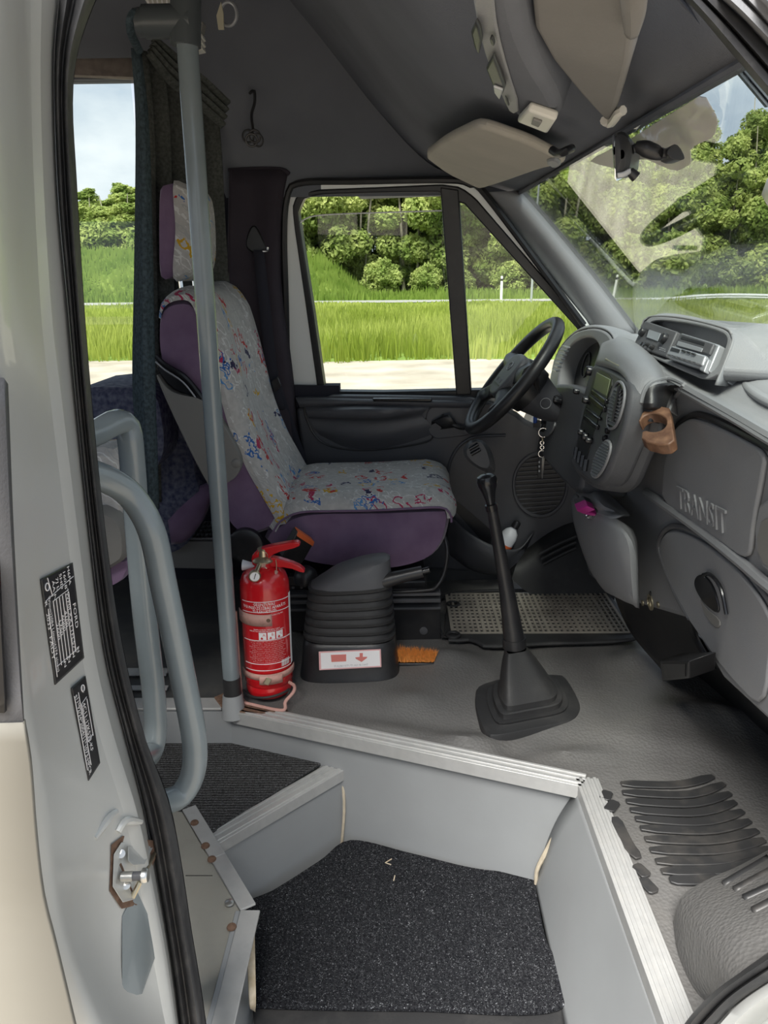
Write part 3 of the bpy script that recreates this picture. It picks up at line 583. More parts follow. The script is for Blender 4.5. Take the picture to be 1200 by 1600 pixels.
# ------------------------------------------------------------------ roof lining
hd = lambda y: A3(.358+(.295-.358)*(2.35-y)/1.6, y, 1.244+(1.193-1.244)*(2.35-y)/1.6)
prof = [(.345, 1.235), (.22, 1.272), (.09, 1.325), (-.05, 1.46), (-.23, 1.66), (-.36, 1.755), (-.65, 1.79)]
b = MB(); ys = [2.47, 2.40, 2.2, 1.95, 1.65, 1.35, 1.05, .8, .7]
rows = []
for y in ys:
    h = hd(y); dx, dz = h[0]-.345, h[2]-1.235
    rows.append(cr([A3(px+dx*(1-i/7), y, pz+dz*(1-i/7)) for i, (px, pz) in enumerate([(a_, c_+(max(0, 1.05-y)*.5 if k_ else 0)) for k_, (a_, c_) in enumerate(prof)])], 40))
b.grid(rows)
cl = struct('ceiling', 'dark grey felt headliner of the high roof', 'headliner')
b.build('front_headliner', M['headliner'], cl, sol=.01, off=1)
b = MB(); sec = [(2.475, 1.245), (2.465, 1.32), (2.44, 1.45), (2.38, 1.60), (2.26, 1.72), (2.05, 1.785), (1.65, 1.80), (1.2, 1.785), (.98, 1.70), (.86, 1.58), (.80, 1.48)]
wt = P(160, 122, y=2.50)[2]
b.grid([cr([A3(x, y, max(z, zz)) for (y, z), zz in zip(sec, [z0, z0+.02, z0+.05]+[0]*8)], 60) for x, z0 in ((-3.2, wt), (-2, wt), (-1, wt), (-.62, wt), (-.5, 1.245), (-.3, 1.245), (0, 1.245), (.34, 1.245))])
b.build('roof_lining', M['headliner'], cl)
b = MB(); b.grid([[A3(-3.3, 2.62, wt+.03), A3(-3.3, 2.5, 1.8), A3(-3.3, 1.6, 1.9), A3(-3.3, .72, 1.8), A3(-3.3, .6, 1.5)], [A3(-.6, 2.62, wt+.03), A3(-.6, 2.5, 1.8), A3(-.6, 1.6, 1.9), A3(-.6, .72, 1.8), A3(-.6, .64, 1.5)], [A3(-.1, 2.62, 1.25), A3(-.1, 2.5, 1.8), A3(-.1, 1.6, 1.9), A3(-.1, .72, 1.8), A3(-.1, .66, 1.52)], [A3(.37, 2.5, 1.25), A3(.33, 2.4, 1.30), A3(.36, 1.6, 1.36), A3(.33, .72, 1.35), A3(.33, .66, 1.30)]]); b.build('roof_skin', M['silver'], cl)
# ------------------------------------------------------------------ driver's door: plane of the inner face
DF = Fr(A3(-.25, 2.55, .65), A3(.25, 2.47, .65), A3(-.25, 2.48, 1.25))
door = struct('door_1', "driver's door with pale frame, black window surround and dark inner panel", 'door')
oF = [(437, 625), (440, 500), (441, 380), (446, 310), (462, 289), (500, 285), (600, 282), (700, 281), (730, 286), (755, 305), (920, 505), (940, 560), (900, 640), (600, 640)]
iF = [(497, 616), (478, 470), (462, 360), (458, 325), (466, 303), (500, 297), (600, 293), (690, 289), (718, 293), (738, 308), (905, 510), (915, 560), (880, 620), (600, 620)]
frame_band(DF, oF, iF, -.05, .0, 'door_frame', M['white_paint'], door, bev=.006, n=120)
bO = [(498, 618), (477, 470), (461, 360), (457, 324), (465, 302), (500, 296), (600, 292), (690, 288), (720, 292), (742, 308), (918, 512), (925, 560), (885, 622), (600, 622)]
bI = [(508, 611), (489, 480), (470, 360), (466, 333), (474, 311), (500, 304), (600, 301), (688, 300), (716, 316), (724, 317), (905, 517), (915, 560), (880, 606), (600, 612)]
frame_band(DF, bO, bI, -.03, .006, 'window_surround', M['black'], door, bev=.004, n=120)
plate(DF, [(688, 292), (717, 296), (737, 616), (713, 617)], -.02, .008, 'window_divider', M['black'], door, bev=.004)
sl = MB(); 
sl.tube(DF.pts([(450, 640), (447, 480), (444, 370), (449, 308), (468, 286), (560, 283), (700, 281), (735, 288), (762, 308), (912, 508)], .012), .010, 8, 90); sl.build('door_seal', M['black'], door)
gl = MB().prism(DF.pts([(462, 352), (472, 343), (492, 337), (540, 334), (692, 329), (716, 616), (500, 616)], -.012), DF.N*.004).build('window_1', M['glass'], smooth=False); sk(gl, "driver's door glass wound down a little, its edge showing", 'window')
MB().tube(DF.pts([(466, 352), (475, 343), (494, 337), (540, 334), (692, 329)], -.010), .0022, 6, 40).build('glass_edge', M['white'], gl)
sk(MB().prism(DF.pts([(714, 312), (728, 312), (925, 520), (880, 612), (734, 616)], -.012), DF.N*.004).build('window_2', M['glass'], smooth=False), 'fixed triangular quarter glass ahead of the door glass', 'window')
# inner door panel
DP = Fr(A3(-.25, 2.50, .55), A3(.25, 2.44, .55), A3(-.25, 2.52, .1))
pan = [(459, 618), (700, 620), (745, 622), (800, 640), (830, 665), (890, 680), (940, 720), (930, 800), (840, 860), (790, 893), (700, 893), (500, 880), (470, 700)]
plate(DP, pan, -.04, 0, 'door_panel', M['door_dark'], door, bev=.012, seg=3, ch=1)
b = MB(); b.loft([DP.pts([(462, 619, -.03), (580, 621, -.03), (735, 623, -.03)]), DP.pts([(462, 622, .004), (580, 624, .01), (738, 627, .006)]), DP.pts([(466, 630, .014), (580, 630, .02), (735, 633, .014)]), DP.pts([(468, 637, .002), (580, 637, .004), (730, 640, .002)])], 20, 12); b.build('window_ledge', M['door_dark'], door)
b = MB()
b.loft([DP.pts([(478, 634, .002), (540, 632, .004), (600, 632, .004), (672, 632, .002)]), DP.pts([(479, 643, .016), (540, 640, .05), (600, 640, .05), (670, 637, .016)]), DP.pts([(482, 652, .014), (540, 653, .045), (600, 653, .045), (664, 643, .014)]), DP.pts([(484, 655, .006), (540, 658, .02), (600, 658, .02), (660, 650, .008)]), DP.pts([(492, 670, .008), (540, 680, .02), (600, 680, .02), (672, 664, .008)]), DP.pts([(505, 685, -.004), (545, 700, .0), (600, 700, .0), (672, 687, -.004)])], 24, 24); b.build('armrest', M['door_dark'], door)
MB().tube(DP.pts([(478, 632, .003), (476, 645, .003), (492, 680, .003), (520, 698, .003), (580, 703, .003), (672, 688, .003), (663, 660, .003), (674, 634, .003), (580, 630, .003), (478, 632, .003)]), .003, 6, 80).build('armrest_seam', M['black'], door)
hp = plate(DP, [(668, 637), (690, 632), (745, 632), (745, 678), (700, 684), (676, 686), (664, 662)], 0, .006, 'handle_plate', M['door_dark'], door, bev=.003, ch=2)
dh = MB(); dh.loft([DP.pts([(674, 664, .006), (690, 655, .012), (700, 652, .016)]), DP.pts([(676, 658, .02), (692, 651, .03), (702, 648, .03)]), DP.pts([(690, 668, .02), (700, 664, .03), (712, 660, .03)]), DP.pts([(688, 671, .006), (700, 669, .012), (714, 667, .012)])], 10, 10); dh.build('door_handle', M['black'], door, sol=.002)
MB().tube(DP.pts([(690, 650, .012), (700, 658, .02), (716, 667, .02), (728, 668, .012)]), .008, 8, 12).build('door_handle', M['black'], door)
plate(DP, [(583, 621), (674, 621), (676, 625), (585, 625)], .0, .022, 'vent_slot', M['gloss_black'], door, bev=.002)
# speaker with slats
sp = (844, 757); SF = Fr(DP.px(844, 757), DP.px(880, 757), DP.px(844, 720))
spk = MB(); el = [(sp[0]+44*math.cos(a), sp[1]+52*math.sin(a)) for a in np.linspace(0, 2*math.pi, 41)[:-1]]; el2 = [(sp[0]+39*math.cos(a), sp[1]+46*math.sin(a)) for a in np.linspace(0, 2*math.pi, 41)[:-1]]
frame_band(DP, el, el2, 0, .008, 'speaker_ring', M['door_dark'], door, bev=.003, n=60)
plate(DP, el2, -.002, .001, 'speaker_back', M['black'], door, bev=0)
for k in range(13):
    yy = sp[1]-42+k*7; hw = 39*math.sqrt(max(0, 1-((yy-sp[1])/46)**2))
    MB().bar(DP.px(sp[0]-hw, yy+2, .004), DP.px(sp[0]+hw, yy-3, .004), .004, .006, DP.N).build('speaker_slat', M['door_dark'], door)
MB().tube(DP.pts([(770, 870, .003), (712, 820, .003), (700, 760, .003), (706, 715, .003), (735, 685, .003), (790, 680, .003)]), .005, 8, 40).build('panel_crease', M['door_dark'], door)
plate(DP, [(713, 782), (770, 830), (765, 858), (713, 800)], -.001, .002, 'pocket_recess', M['black'], door, bev=0)
b = MB(); b.loft([DP.pts([(700, 800, .01), (730, 830, .07), (770, 852, .09), (810, 858, .06), (835, 830, .01)]), DP.pts([(698, 820, .01), (728, 850, .075), (770, 872, .095), (800, 872, .06), (825, 850, .01)]), DP.pts([(698, 850, .01), (728, 878, .06), (765, 891, .07), (785, 892, .05), (815, 870, .01)]), DP.pts([(705, 868, 0), (735, 889, .03), (765, 897, .03), (785, 897, .02), (800, 885, 0)])], 24, 14); b.build('door_pocket', M['door_dark'], door, sol=.004)
# window switch pod
PF = Fr(P(745, 710, y=2.05), P(775, 730, y=2.05), P(745, 690, y=2.10))
b = MB(); b.loft([cr(PY([(724, 705), (735, 690), (750, 689), (762, 698), (770, 720), (772, 740), (762, 738), (735, 722)], 2.28), 16, True), cr(PY([(724, 704), (735, 688), (751, 687), (764, 698), (772, 718), (773, 738), (760, 738), (733, 722)], 2.22), 16, True), cr(PY([(729, 706), (737, 692), (750, 691), (758, 700), (764, 718), (764, 730), (752, 730), (736, 719)], 2.19), 16, True)], 17, 8, closed_v=True)
b.poly(cr(PY([(729, 706), (737, 692), (750, 691), (758, 700), (764, 718), (764, 730), (752, 730), (736, 719)], 2.19), 16, True)); sp_ = b.build('window_switch_pod', M['grey_pl'], door); sp_.data.materials[0] = M['dash_dark']
for x0, y0 in ((740, 698), (743, 706)):
    MB().tube(PY([(x0-7, y0+4), (x0+7, y0-4)], 2.188), .006, 10, 5).build('window_switch', M['gloss_black'], door)
# A pillar trim
b = MB(); b.loft([PY([(742, 300), (790, 350), (850, 428), (914, 514)], 2.47), PY([(758, 300), (810, 352), (872, 430), (932, 516)], 2.40), PY([(788, 299), (840, 358), (905, 440), (962, 520)], 2.365), PY([(806, 298), (862, 362), (925, 440), (985, 521)], 2.37), PY([(816, 298), (870, 362), (935, 440), (996, 521)], 2.40)], 24, 20)
sk(b.build('trim_1', M['dash'], sol=.004), 'grey plastic windscreen pillar cover beside the quarter glass', 'pillar trim')
b = MB(); b.tube(PY([(812, 296), (870, 362), (935, 441), (997, 522)], 2.39), .009, 8, 20); sk(b.build('trim_2', M['black']), 'black windscreen edge strip along the pillar cover', 'trim')
# windscreen
wA, wB, wC = A3(.358, 2.36, 1.244), A3(.731, 2.38, .846), A3(.295, .74, 1.193)
WF = Fr(wA, wB, wC)
wd = wB-wA
ws = MB().prism([wA+wd*.015+A3(0, .03, 0), wA+wd*1.35+A3(0, .03, 0), wC+wd*1.35, wC+wd*.015+A3(-.005, -.03, 0)], WF.N*.004).build('window_4', M['wglass'], smooth=False); sk(ws, 'windscreen with dotted band behind the mirror', 'window')
M['frit'] = film('dotted_windscreen_band', (.60, .55, .52), .62); pass
plate(WF, chai([(925, 246), (985, 215), (1060, 168), (1108, 138), (1131, 180), (1124, 206), (1086, 224), (1087, 250), (1062, 262), (1010, 240), (985, 262), (940, 252)], 1, f=.15), .006, .007, 'dotted_band', M['frit'], ws, bev=0)
# header strip over the screen
MB().tube([hd(2.38)+A3(.004, 0, -.004), hd(1.6)+A3(.004, 0, -.004), hd(.72)+A3(.004, 0, -.004)], .006, 8, 20).build('header_strip', M['headliner'], cl)
# ------------------------------------------------------------------ far side wall behind the door
wl = struct('wall_left', 'far side wall behind the driver with dark purple pillar felt', 'side wall')
b = MB(); b.loft([PY([(358, 266), (356, 400), (350, 700), (345, 900)], 2.42), PY([(395, 265), (393, 400), (392, 700), (390, 900)], 2.455), PY([(428, 265), (420, 400), (428, 600), (440, 900)], 2.45), PY([(450, 268), (437, 330), (434, 450), (455, 640), (470, 900)], 2.47), PY([(457, 275), (443, 330), (441, 450), (462, 640), (478, 900)], 2.53)], 24, 24); b.build('pillar_felt', M['purple_trim'], wl, sol=.006)
MB().tube(PY([(357, 266), (400, 264), (440, 265), (452, 272)], 2.46), .006, 8, 14).build('felt_edge', M['purple_trim'], wl)
wz = P(160, 606, y=2.52)[2]; wt = P(160, 122, y=2.50)[2]; wr = P(345, 400, y=2.5)[0]
MB().box((-1.74, 2.56, (wz-.1)/2), (3.12, .06, wz+.1)).build('lower_side', M['dark_cloth'], wl)
MB().box((-1.9, 2.54, wt+.1), (2.7, .06, .2)).build('upper_side', M['headliner'], wl)
MB().box((-.46, 2.55, .9), (.20, .05, 1.9)).build('pillar_side', M['dark_cloth'], wl)
sk(MB().box((-1.7, 2.54, (wz+wt)/2), (1.85, .006, wt-wz)).build('window_3', M['glass'], smooth=False), 'rear side window seen past the door pillar', 'window')
b = MB(); b.loft([PY([(60, 66), (220, 72), (356, 78)], 2.50), PY([(60, 72), (220, 80), (350, 84)], 2.44), PY([(60, 112), (220, 118), (338, 122)], 2.44), PY([(60, 118), (220, 124), (338, 128)], 2.52)], 12, 12); b.build('window_header', M['brown_trim'], wl, sol=.004)
# rear end and near side wall of the passenger space
b = MB(); b.box((-3.3, 1.65, .1), (.05, 2.0, 1.4)); b.box((-3.3, 1.65, 1.65), (.05, 2.0, .3)); b.box((-3.3, .75, 1.1), (.05, .2, .9)); b.box((-3.3, 2.55, 1.1), (.05, .2, .9)); sk(b.build('wall_back', M['headliner']), 'rear end wall of the van with its window', 'wall')
# ------------------------------------------------------------------ near side door pillar (faces the camera at the left)
RA = {  # rails of the jamb: photo points, distance y
 -1: ([(-160, 0), (-160, 400), (-150, 800), (-140, 1200), (-120, 1640)], .51),
 0: ([(-22, 0), (-20, 400), (-8, 640), (8, 850), (28, 1050), (50, 1180), (60, 1300), (72, 1400), (92, 1480), (130, 1640)], .52),
 1: ([(2, 0), (0, 300), (6, 600), (20, 850), (36, 1050), (57, 1180), (78, 1300), (90, 1400), (108, 1480), (180, 1640)], .555),
 2: ([(30, 0), (30, 300), (46, 600), (64, 850), (78, 1050), (104, 1200), (128, 1330), (146, 1450), (180, 1560), (225, 1640)], .62),
 3: ([(48, 0), (52, 200), (66, 480), (84, 640), (112, 850), (134, 1020), (164, 1150), (205, 1270), (232, 1390), (252, 1500), (272, 1640)], .700),
 4: ([(62, 0), (62, 200), (76, 480), (96, 640), (122, 850), (146, 1020), (176, 1150), (214, 1270), (240, 1390), (262, 1500), (282, 1640)], .692),
 5: ([(92, 0), (84, 100), (90, 300), (106, 480), (120, 640), (142, 850), (164, 1020), (196, 1150), (226, 1270), (248, 1390), (266, 1500), (284, 1640)], .77)}
def row_x(k, py): p = RA[k][0]; return float(np.interp(py, [q[1] for q in p], [q[0] for q in p]))
def J(px, py, off=.0):
    ks = sorted(RA); xs = [row_x(k, py) for k in ks]; d = float(np.interp(px, xs, [RA[k][1] for k in ks])); p = P(px, py, y=d); return p+unit(CP-p)*(off+(.005 if off > 0 else 0))
wr_ = struct('wall_right', 'silver door pillar at the left edge of the open doorway', 'door pillar')
b = MB(); rowsy = np.linspace(-20, 1640, 56)
def sm(k): 
    p = cr([A3(a, c, 0) for a, c in RA[k][0]], 80); return lambda py: float(np.interp(py, [q[1] for q in p], [q[0] for q in p]))
rails = []
for k in sorted(RA):
    f = sm(k); rails.append([P(f(py), py, y=RA[k][1]) for py in rowsy])
b.grid(rails); jb = b.build('pillar_jamb', M['silver'], wr_, sub=1)
sk_e = MB(); f = sm(0); sk_e.grid([[P(-160, py, y=.508) for py in rowsy if py > 1125], [P(f(py)-4, py, y=.512) for py in rowsy if py > 1125]]); sk_e.build('outer_skin', M['cream'], wr_, sol=.006)
MB().loft([[J(-60, 590, .004), J(-40, 800, .004), J(-20, 1135, .004)], [J(2, 590, .006), J(14, 850, .006), J(33, 1130, .006)], [J(8, 600, .004), J(18, 850, .004), J(34, 1138, .004)]], 12).build('side_window_strip', M['dash_dark'], wr_, sol=.004)
MB().loft([[J(-60, 860, .008), J(-40, 1110, .008)], [J(-3, 860, .012), J(9, 1112, .012)]], 8).build('side_glass', M['gloss_black'], wr_, sol=.004)
# rubber seal: ribbed section following the opening
f5 = sm(5); SR = [(160, -20), (150, 0), (122, 80), (114, 160), (120, 280), (132, 480), (146, 650), (165, 830), (190, 1000), (226, 1150), (264, 1250), (284, 1350), (299, 1450), (314, 1540), (328, 1640)]
pS = cr([A3(a, c, 0) for a, c in SR], 90); fS = lambda py: float(np.interp(py, [q[1] for q in pS], [q[0] for q in pS]))
secs = [(0, .775), (.1, .752), (.22, .748), (.34, .762), (.42, .768), (.52, .752), (.68, .748), (.84, .760), (.95, .782), (1, .81), (.98, .86)]
b = MB(); b.grid([[P(f5(py)*(1-s)+fS(py)*s, py, y=d) for py in rowsy] for s, d in secs]); b.build('door_seal', M['seal'], wr_, sub=1)
b = MB(); b.grid([[P(fS(py), py, y=.80) for py in rowsy], [P(fS(py), py, y=.80)+A3(-.06, .10, 0) for py in rowsy], [P(fS(py), py, y=.80)+A3(-.12, .12, 0) for py in rowsy]]); b.build('inner_trim', M['purple_trim'], wr_)
b = MB(); b.grid([[A3(x, .86, z) for z in (-.6, .3, .78)] for x in (-3.2, -.5)]); b.grid([[A3(x, .84, z) for z in (1.3, 1.6, 1.85)] for x in (-3.2, -.5)])
b.build('side_lower', M['headliner'], wr_, sol=.03)
# crease and pressed recess at the foot of the jamb
jplate_later = [(191, 1432), (213, 1390), (233, 1433), (242, 1497), (222, 1553), (191, 1560)]
MB().tube([J(148, 1310, .002), J(170, 1278, .003), J(182, 1268, .003)], [.003, .005, .003], 8, 8).build('pressed_rib', M['silver'], wr_)
MB().tube([J(184, 1300, .003), J(196, 1283, .005), J(220, 1284, .005)], [.004, .005, .003], 8, 10).build('pressed_rib', M['silver'], wr_)
# striker
stp = [(178, 1335), (190, 1316), (238, 1320), (242, 1330), (210, 1405), (192, 1410), (176, 1385)]
def jplate(pts, off, th, name, m, parent, bev=.001):
    p = [J(x, y, off) for x, y in pts]; n = unit(CP-np.mean(p, axis=0)); return MB().prism(p, n*th).build(name, m, parent, bev=bev)
jplate(jplate_later, .001, .001, 'pressed_recess', M['pole'], wr_)
st = thing('door_striker', 'steel door striker bolt on its rust rimmed plate on the silver pillar', 'striker', J(190, 1370))
jplate([(174, 1320), (192, 1306), (244, 1314), (246, 1334), (214, 1414), (190, 1420), (171, 1392)], .003, .001, 'rust_rim', M['rust'], st)
jplate(stp, .004, .004, 'base_plate', M['silver'], st)
jplate([(200, 1322), (240, 1322), (226, 1350), (208, 1352), (200, 1345)], .009, .003, 'guide_plate', M['silver'], st)
c = J(190, 1370, .008); ax = unit(P(230, 1368, y=.66)-c); MB().tube([c, c+ax*.012], .0052, 14).build('bolt_shaft', M['steel'], st)
MB().tube([c+ax*.012, c+ax*.022], .0047, 14).build('bolt_sleeve', M['dash_dark'], st); MB().lathe([(.0078, 0), (.0078, .004), (.0065, .006)], c+ax*.022, ax, 20).build('bolt_head', M['steel'], st)
for p in ((189, 1334), (197, 1383)): MB().lathe([(.005, 0), (.0045, .002), (.001, .003)], J(p[0], p[1], .005), unit(CP-J(p[0], p[1])), 14).build('screw', M['steel'], st)
MB().tube([J(242, 1330, .006), J(225, 1365, .01), J(207, 1402, .006)], .003, 8, 8).build('guide_edge', M['brass'], st)
# data plates
def bil(q): 
    q = [A3(*p) for p in q]; return lambda s, t: (q[0]*(1-s)+q[1]*s)*(1-t)+(q[3]*(1-s)+q[2]*s)*t
def label_plate(name, label, q, corner, lines, boxes):
    f = bil(q); t = thing(name, label, 'data plate', J(*f(.5, .5)))
    b = MB(); n = 14; cs = corner
    b.grid([[J(*f(s, tt), .0025) for s in np.linspace(0, 1, 18)] for tt in np.linspace(0, 1, 44)]); b.build('plate', M['black_lbl'], t, sol=.001)
    L = np.linalg.norm(J(*f(0, 0))-J(*f(0, 1))); Wd = np.linalg.norm(J(*f(0, 0))-J(*f(1, 0)))
    for s0, t0, s1, t1 in boxes:     # thin printed rules
        b = MB(); k = [(s0, t0), (s1, t1)]; w = .0006
        pts = [J(*f(s0+(s1-s0)*u, t0+(t1-t0)*u), .0055) for u in np.linspace(0, 1, 5)]; b.tube(pts, w*.6, 5); b.build('printed_rule', M['white'], t)
    for s, s_, t_, size, xs in lines:   # lettering runs down the plate; s_ = across, t_ = start
        text(s, lambda u, v, w, s_=s_, t_=t_: J(*f(s_+v/Wd, t_+u/L), .0052+w*.3), 'lettering', M['white'], t, size=size, depth=.0002, xs=xs)
    b = MB(); c = f(*cs[:2]); th = np.linspace(0, 6.283, 20)
    b.tube([J(c[0]+cs[2]*math.cos(a)*.5, c[1]+cs[2]*math.sin(a), .0055) for a in th] if len(cs) > 2 else [], .0005, 5) if len(cs) > 2 else None
    if len(cs) > 2: b.build('oval_badge', M['white'], t); text('Ford', lambda u, v, w: J(*(A3(c[0], c[1], 0)[:2]+A3(v/Wd*20-1, u/L*100-6, 0)[:2]), .0040), 'lettering', M['white'], t, size=.007, depth=.0001)
    return t
# across s: left edge 0 to right edge 1, t: top 0 to bottom 1
q = [(64, 905), (113, 879), (131, 1028), (86, 1070)]
rules = [(.05, .22, .98, .14), (.2, .02, .28, .21)] + [(s, .26, s, .88) for s in (.28, .38, .48, .58, .68, .78)] + [(.28, .26, .78, .24), (.15, .86, .88, .86), (.1, .3, .1, .95)]
label_plate('maker_plate', 'larger black maker plate with white figures on the silver pillar', q, (.16, .10, 6),
 [('FORD', .86, .40, .011, 1), ('*WF0LXXTTFL57*', .70, .22, .010, .9), ('4100', .58, .42, .009, 1), ('6000', .48, .44, .009, 1), ('1750', .38, .46, .009, 1), ('2600', .28, .48, .009, 1), ('W(mm)2084 L(mm)6374 a(mm)', .13, .19, .009, .68), ('R', .02, .22, .009, 1), ('2033', .02, .33, .009, 1), ('FADY', .02, .55, .010, 1), ('H6FA', .82, .01, .009, 1), ('160 B', .68, .03, .009, 1), ('5HD', .56, .04, .009, 1), ('7J L', .44, .06, .009, 1), ('AA N', .32, .07, .009, 1), ('N', .82, .84, .009, 1), ('N', .66, .85, .009, 1), ('N', .50, .86, .009, 1), ('N', .36, .87, .009, 1)], rules)
q = [(112, 1075), (133, 1056), (156, 1192), (138, 1220)]
label_plate('approval_plate', 'smaller black approval plate with white figures below the larger one', q, (.72, .10, 5),
 [('e11*92/24*2004/11*1073-HPCR', .14, .10, .009, .74), ('4C11-12K532-KF', .52, .25, .009, .85)], [(.08, .1, .08, .9), (.38, .1, .38, .9), (.46, .24, .46, .66), (.86, .24, .86, .66), (.46, .24, .86, .22), (.46, .66, .86, .64)])
# front door pillar and its seal at the upper right corner; sill at the lower right
b = MB()
def seal_strip(name, a, c, m, d0, d1, par, sub=0):
    k = 24; A_, C_ = cr([A3(*p, 0) for p in a], k), cr([A3(*p, 0) for p in c], k); rows = []
    for s, d in [(0, d0+.05), (.04, d0), (.2, d0-.015), (.42, d0-.012), (.5, d0), (.6, d0-.014), (.85, d0-.012), (1, d1)]:
        rows.append([P(*(A_[i]*(1-s)+C_[i]*s)[:2], y=d) for i in range(k)])
    o = MB().grid(rows).build(name, m, par); return o
seal_strip('door_seal', [(1062, -10), (1100, 32), (1150, 92), (1215, 168)], [(1118, -10), (1150, 20), (1185, 55), (1230, 105)], M['seal'], .70, .70, wr_)
seal_strip('door_jamb', [(1116, -10), (1150, 20), (1185, 55), (1230, 105)], [(1190, -10), (1210, 14), (1230, 40), (1270, 70)], M['dash'], .69, .66, wr_)
seal_strip('pillar_trim', [(1040, -20), (1078, 25), (1128, 88), (1195, 168)], [(1064, -20), (1103, 25), (1153, 88), (1218, 165)], M['headliner'], .80, .79, wr_)
seal_strip('door_seal', [(1062, 1610), (1085, 1580), (1130, 1538), (1230, 1470)], [(1098, 1625), (1120, 1600), (1160, 1560), (1240, 1508)], M['seal'], .74, .74, wr_)
seal_strip('door_jamb', [(1098, 1625), (1120, 1600), (1160, 1560), (1240, 1508)], [(1180, 1680), (1200, 1660), (1230, 1630), (1300, 1580)], M['silver'], .73, .60, wr_)
# ------------------------------------------------------------------ grab pole, rails
t = thing('grab_pole', 'grey upright grab pole between the doorway and driver seat', 'pole', P(365, 1108, z=0))
y0 = P(365, 1108, z=0)[1]
pb, pt = P(364, 1095, y=y0), P(290, 30, y=y0)
MB().tube([pb+(pt-pb)*.045, pt], .0205, 20).build('tube', M['pole'], t)
MB().tube([pb+(pt-pb)*.045, pb+(pt-pb)*-.0], .0215, 20).build('black_sleeve', M['rubber'], t)
MB().tube([pb+(pt-pb)*.012, P(366, 1120, y=y0-.01)], [.024, .03], 18).build('base_socket', M['panel'], t)
MB().prism(PZ([(335, 1092), (352, 1085), (400, 1105), (450, 1112), (400, 1118), (350, 1112)], .004), A3(0, 0, .006)).build('base_plate', M['rust'], t, bev=.001)
MB().tube([P(290, 72, y=y0), P(290, -20, y=y0)], .029, 18).build('tee_joint', M['pole_dark'], t)
MB().tube([P(300, 33, y=y0), P(226, 34, y=y0)], .029, 18).build('tee_joint', M['pole_dark'], t)
MB().tube([P(228, 34, y=y0), P(214, 36, y=y0)], .025, 18).build('cross_tube', M['pole_dark'], t)
t = thing('grab_rail', 'nearer grey curved grab rail beside the black door seal', 'grab rail', P(300, 1180, y=.93))
MB().tube(PY([(120, 735, .90), (165, 748, .93), (205, 775, .95), (237, 830, .95), (257, 920, .95), (282, 1040, .95), (303, 1150, .95), (302, 1205, .95), (285, 1240, .94), (262, 1252, .92), (225, 1262, .88)]), .0178, 20, 60).build('bent_tube', M['pole'], t)
t = thing('grab_rail', 'farther grey grab rail with a squared top bend', 'grab rail', P(240, 1140, y=1.1))
MB().tube(PY([(110, 690, 1.0), (150, 676, 1.05), (180, 660, 1.08), (197, 664, 1.1), (204, 690, 1.1), (212, 790, 1.1), (225, 950, 1.1), (240, 1080, 1.1), (243, 1140, 1.1), (236, 1175, 1.08), (215, 1195, 1.0), (190, 1210, .95)]), .0185, 20, 70).build('bent_tube', M['pole'], t)
# rest of the near side shell, out of the photo's frame
b = MB(); b.grid([[A3(x, .52, z) for z in (-.6, .1, .76)] for x in (-3.3, -1.8, -.36)]); b.grid([[A3(x, .54, z) for z in (1.36, 1.6, 1.85)] for x in (-3.3, -1.8, -.36)]); b.build('side_skin', M['cream'], wr_, sol=.01)
pa, pb_ = P(1262, 215, y=.69), A3(.70, .64, .84)
b = MB(); b.bar(pa, pb_, .10, .07, (0, 1, 0)); b.box((.82, .62, .1), (.26, .12, 1.48)); b.build('front_post', M['silver'], wr_, bev=.015)
# ------------------------------------------------------------------ driver's seat
YN, YF = 2.03, 2.44
seat = thing('driver_seat', "driver's seat with purple sides and grey cloth patterned in coloured squiggles", 'seat', P(570, 1000, y=2.2))
def slab(loop, ys, scs):
    c = np.mean(loop, axis=0); rows = []
    for y, s in zip(ys, scs): rows.append([A3(c[0]+(p[0]-c[0])*s, y, c[2]+(p[2]-c[2])*s) for p in loop])
    return rows
sil = cr(PY([(412, 842), (440, 862), (480, 878), (530, 886), (580, 890), (630, 886), (672, 872), (692, 850), (701, 822), (703, 800), (690, 797), (600, 800), (480, 803), (432, 822)], YN), 64, True)
b = MB(); b.grid(slab(sil, [YN-.012, YN-.01, YN-.002, YN+.02, YF-.03, YF-.005, YF], [.004, .7, .955, 1, 1, .95, .004]), cv=True); b.build('cushion_side', M['purple'], seat)
def sheet(profile, rails, m):
    """profile: side-view points at YN; rails: (y, outward offset) pairs"""
    p = cr(profile, 48); nrm = []
    for i in range(48):
        t = unit(p[min(i+1, 47)]-p[max(i-1, 0)]); nrm.append(A3(-t[2], 0, t[0]))
    rr = [[A3(*(p[i]+nrm[i]*o*(e if len(e_) else 1)))*A3(1, 0, 1)+A3(0, y, 0) for i, e in enumerate(e_ if len(e_) else [1]*48)] for y, o, e_ in rails]
    return rr
top = PY([(426, 826), (440, 806), (470, 793), (520, 791), (580, 790), (640, 787), (680, 785), (697, 788), (704, 798), (705, 808)], YN)
ft = np.ones(48); ft[-8:] = np.linspace(1, .5, 8)
rails = [(YN-.012, -.012, []), (YN-.010, .0, ft), (YN+.012, .020, ft), (YN+.05, .034, ft), (YN+.10, .030, ft), (YN+.15, .028, ft), (YN+.205, .029, ft), (YN+.26, .028, ft), (YN+.31, .030, ft), (YN+.36, .036, ft), (YF-.02, .026, ft), (YF+.004, -.01, ft), (YF+.004, -.05, [])]
rr = sheet(top, rails, None); cols = [cr([r[j] for r in rr], 40) for j in range(48)]
b = MB(); b.grid(cols); b.build('cushion_cover', M['cloth'], seat)
seam = [p*A3(1, 0, 1)+A3(0, YN-.014, -.012) for p in cr(top, 40)]
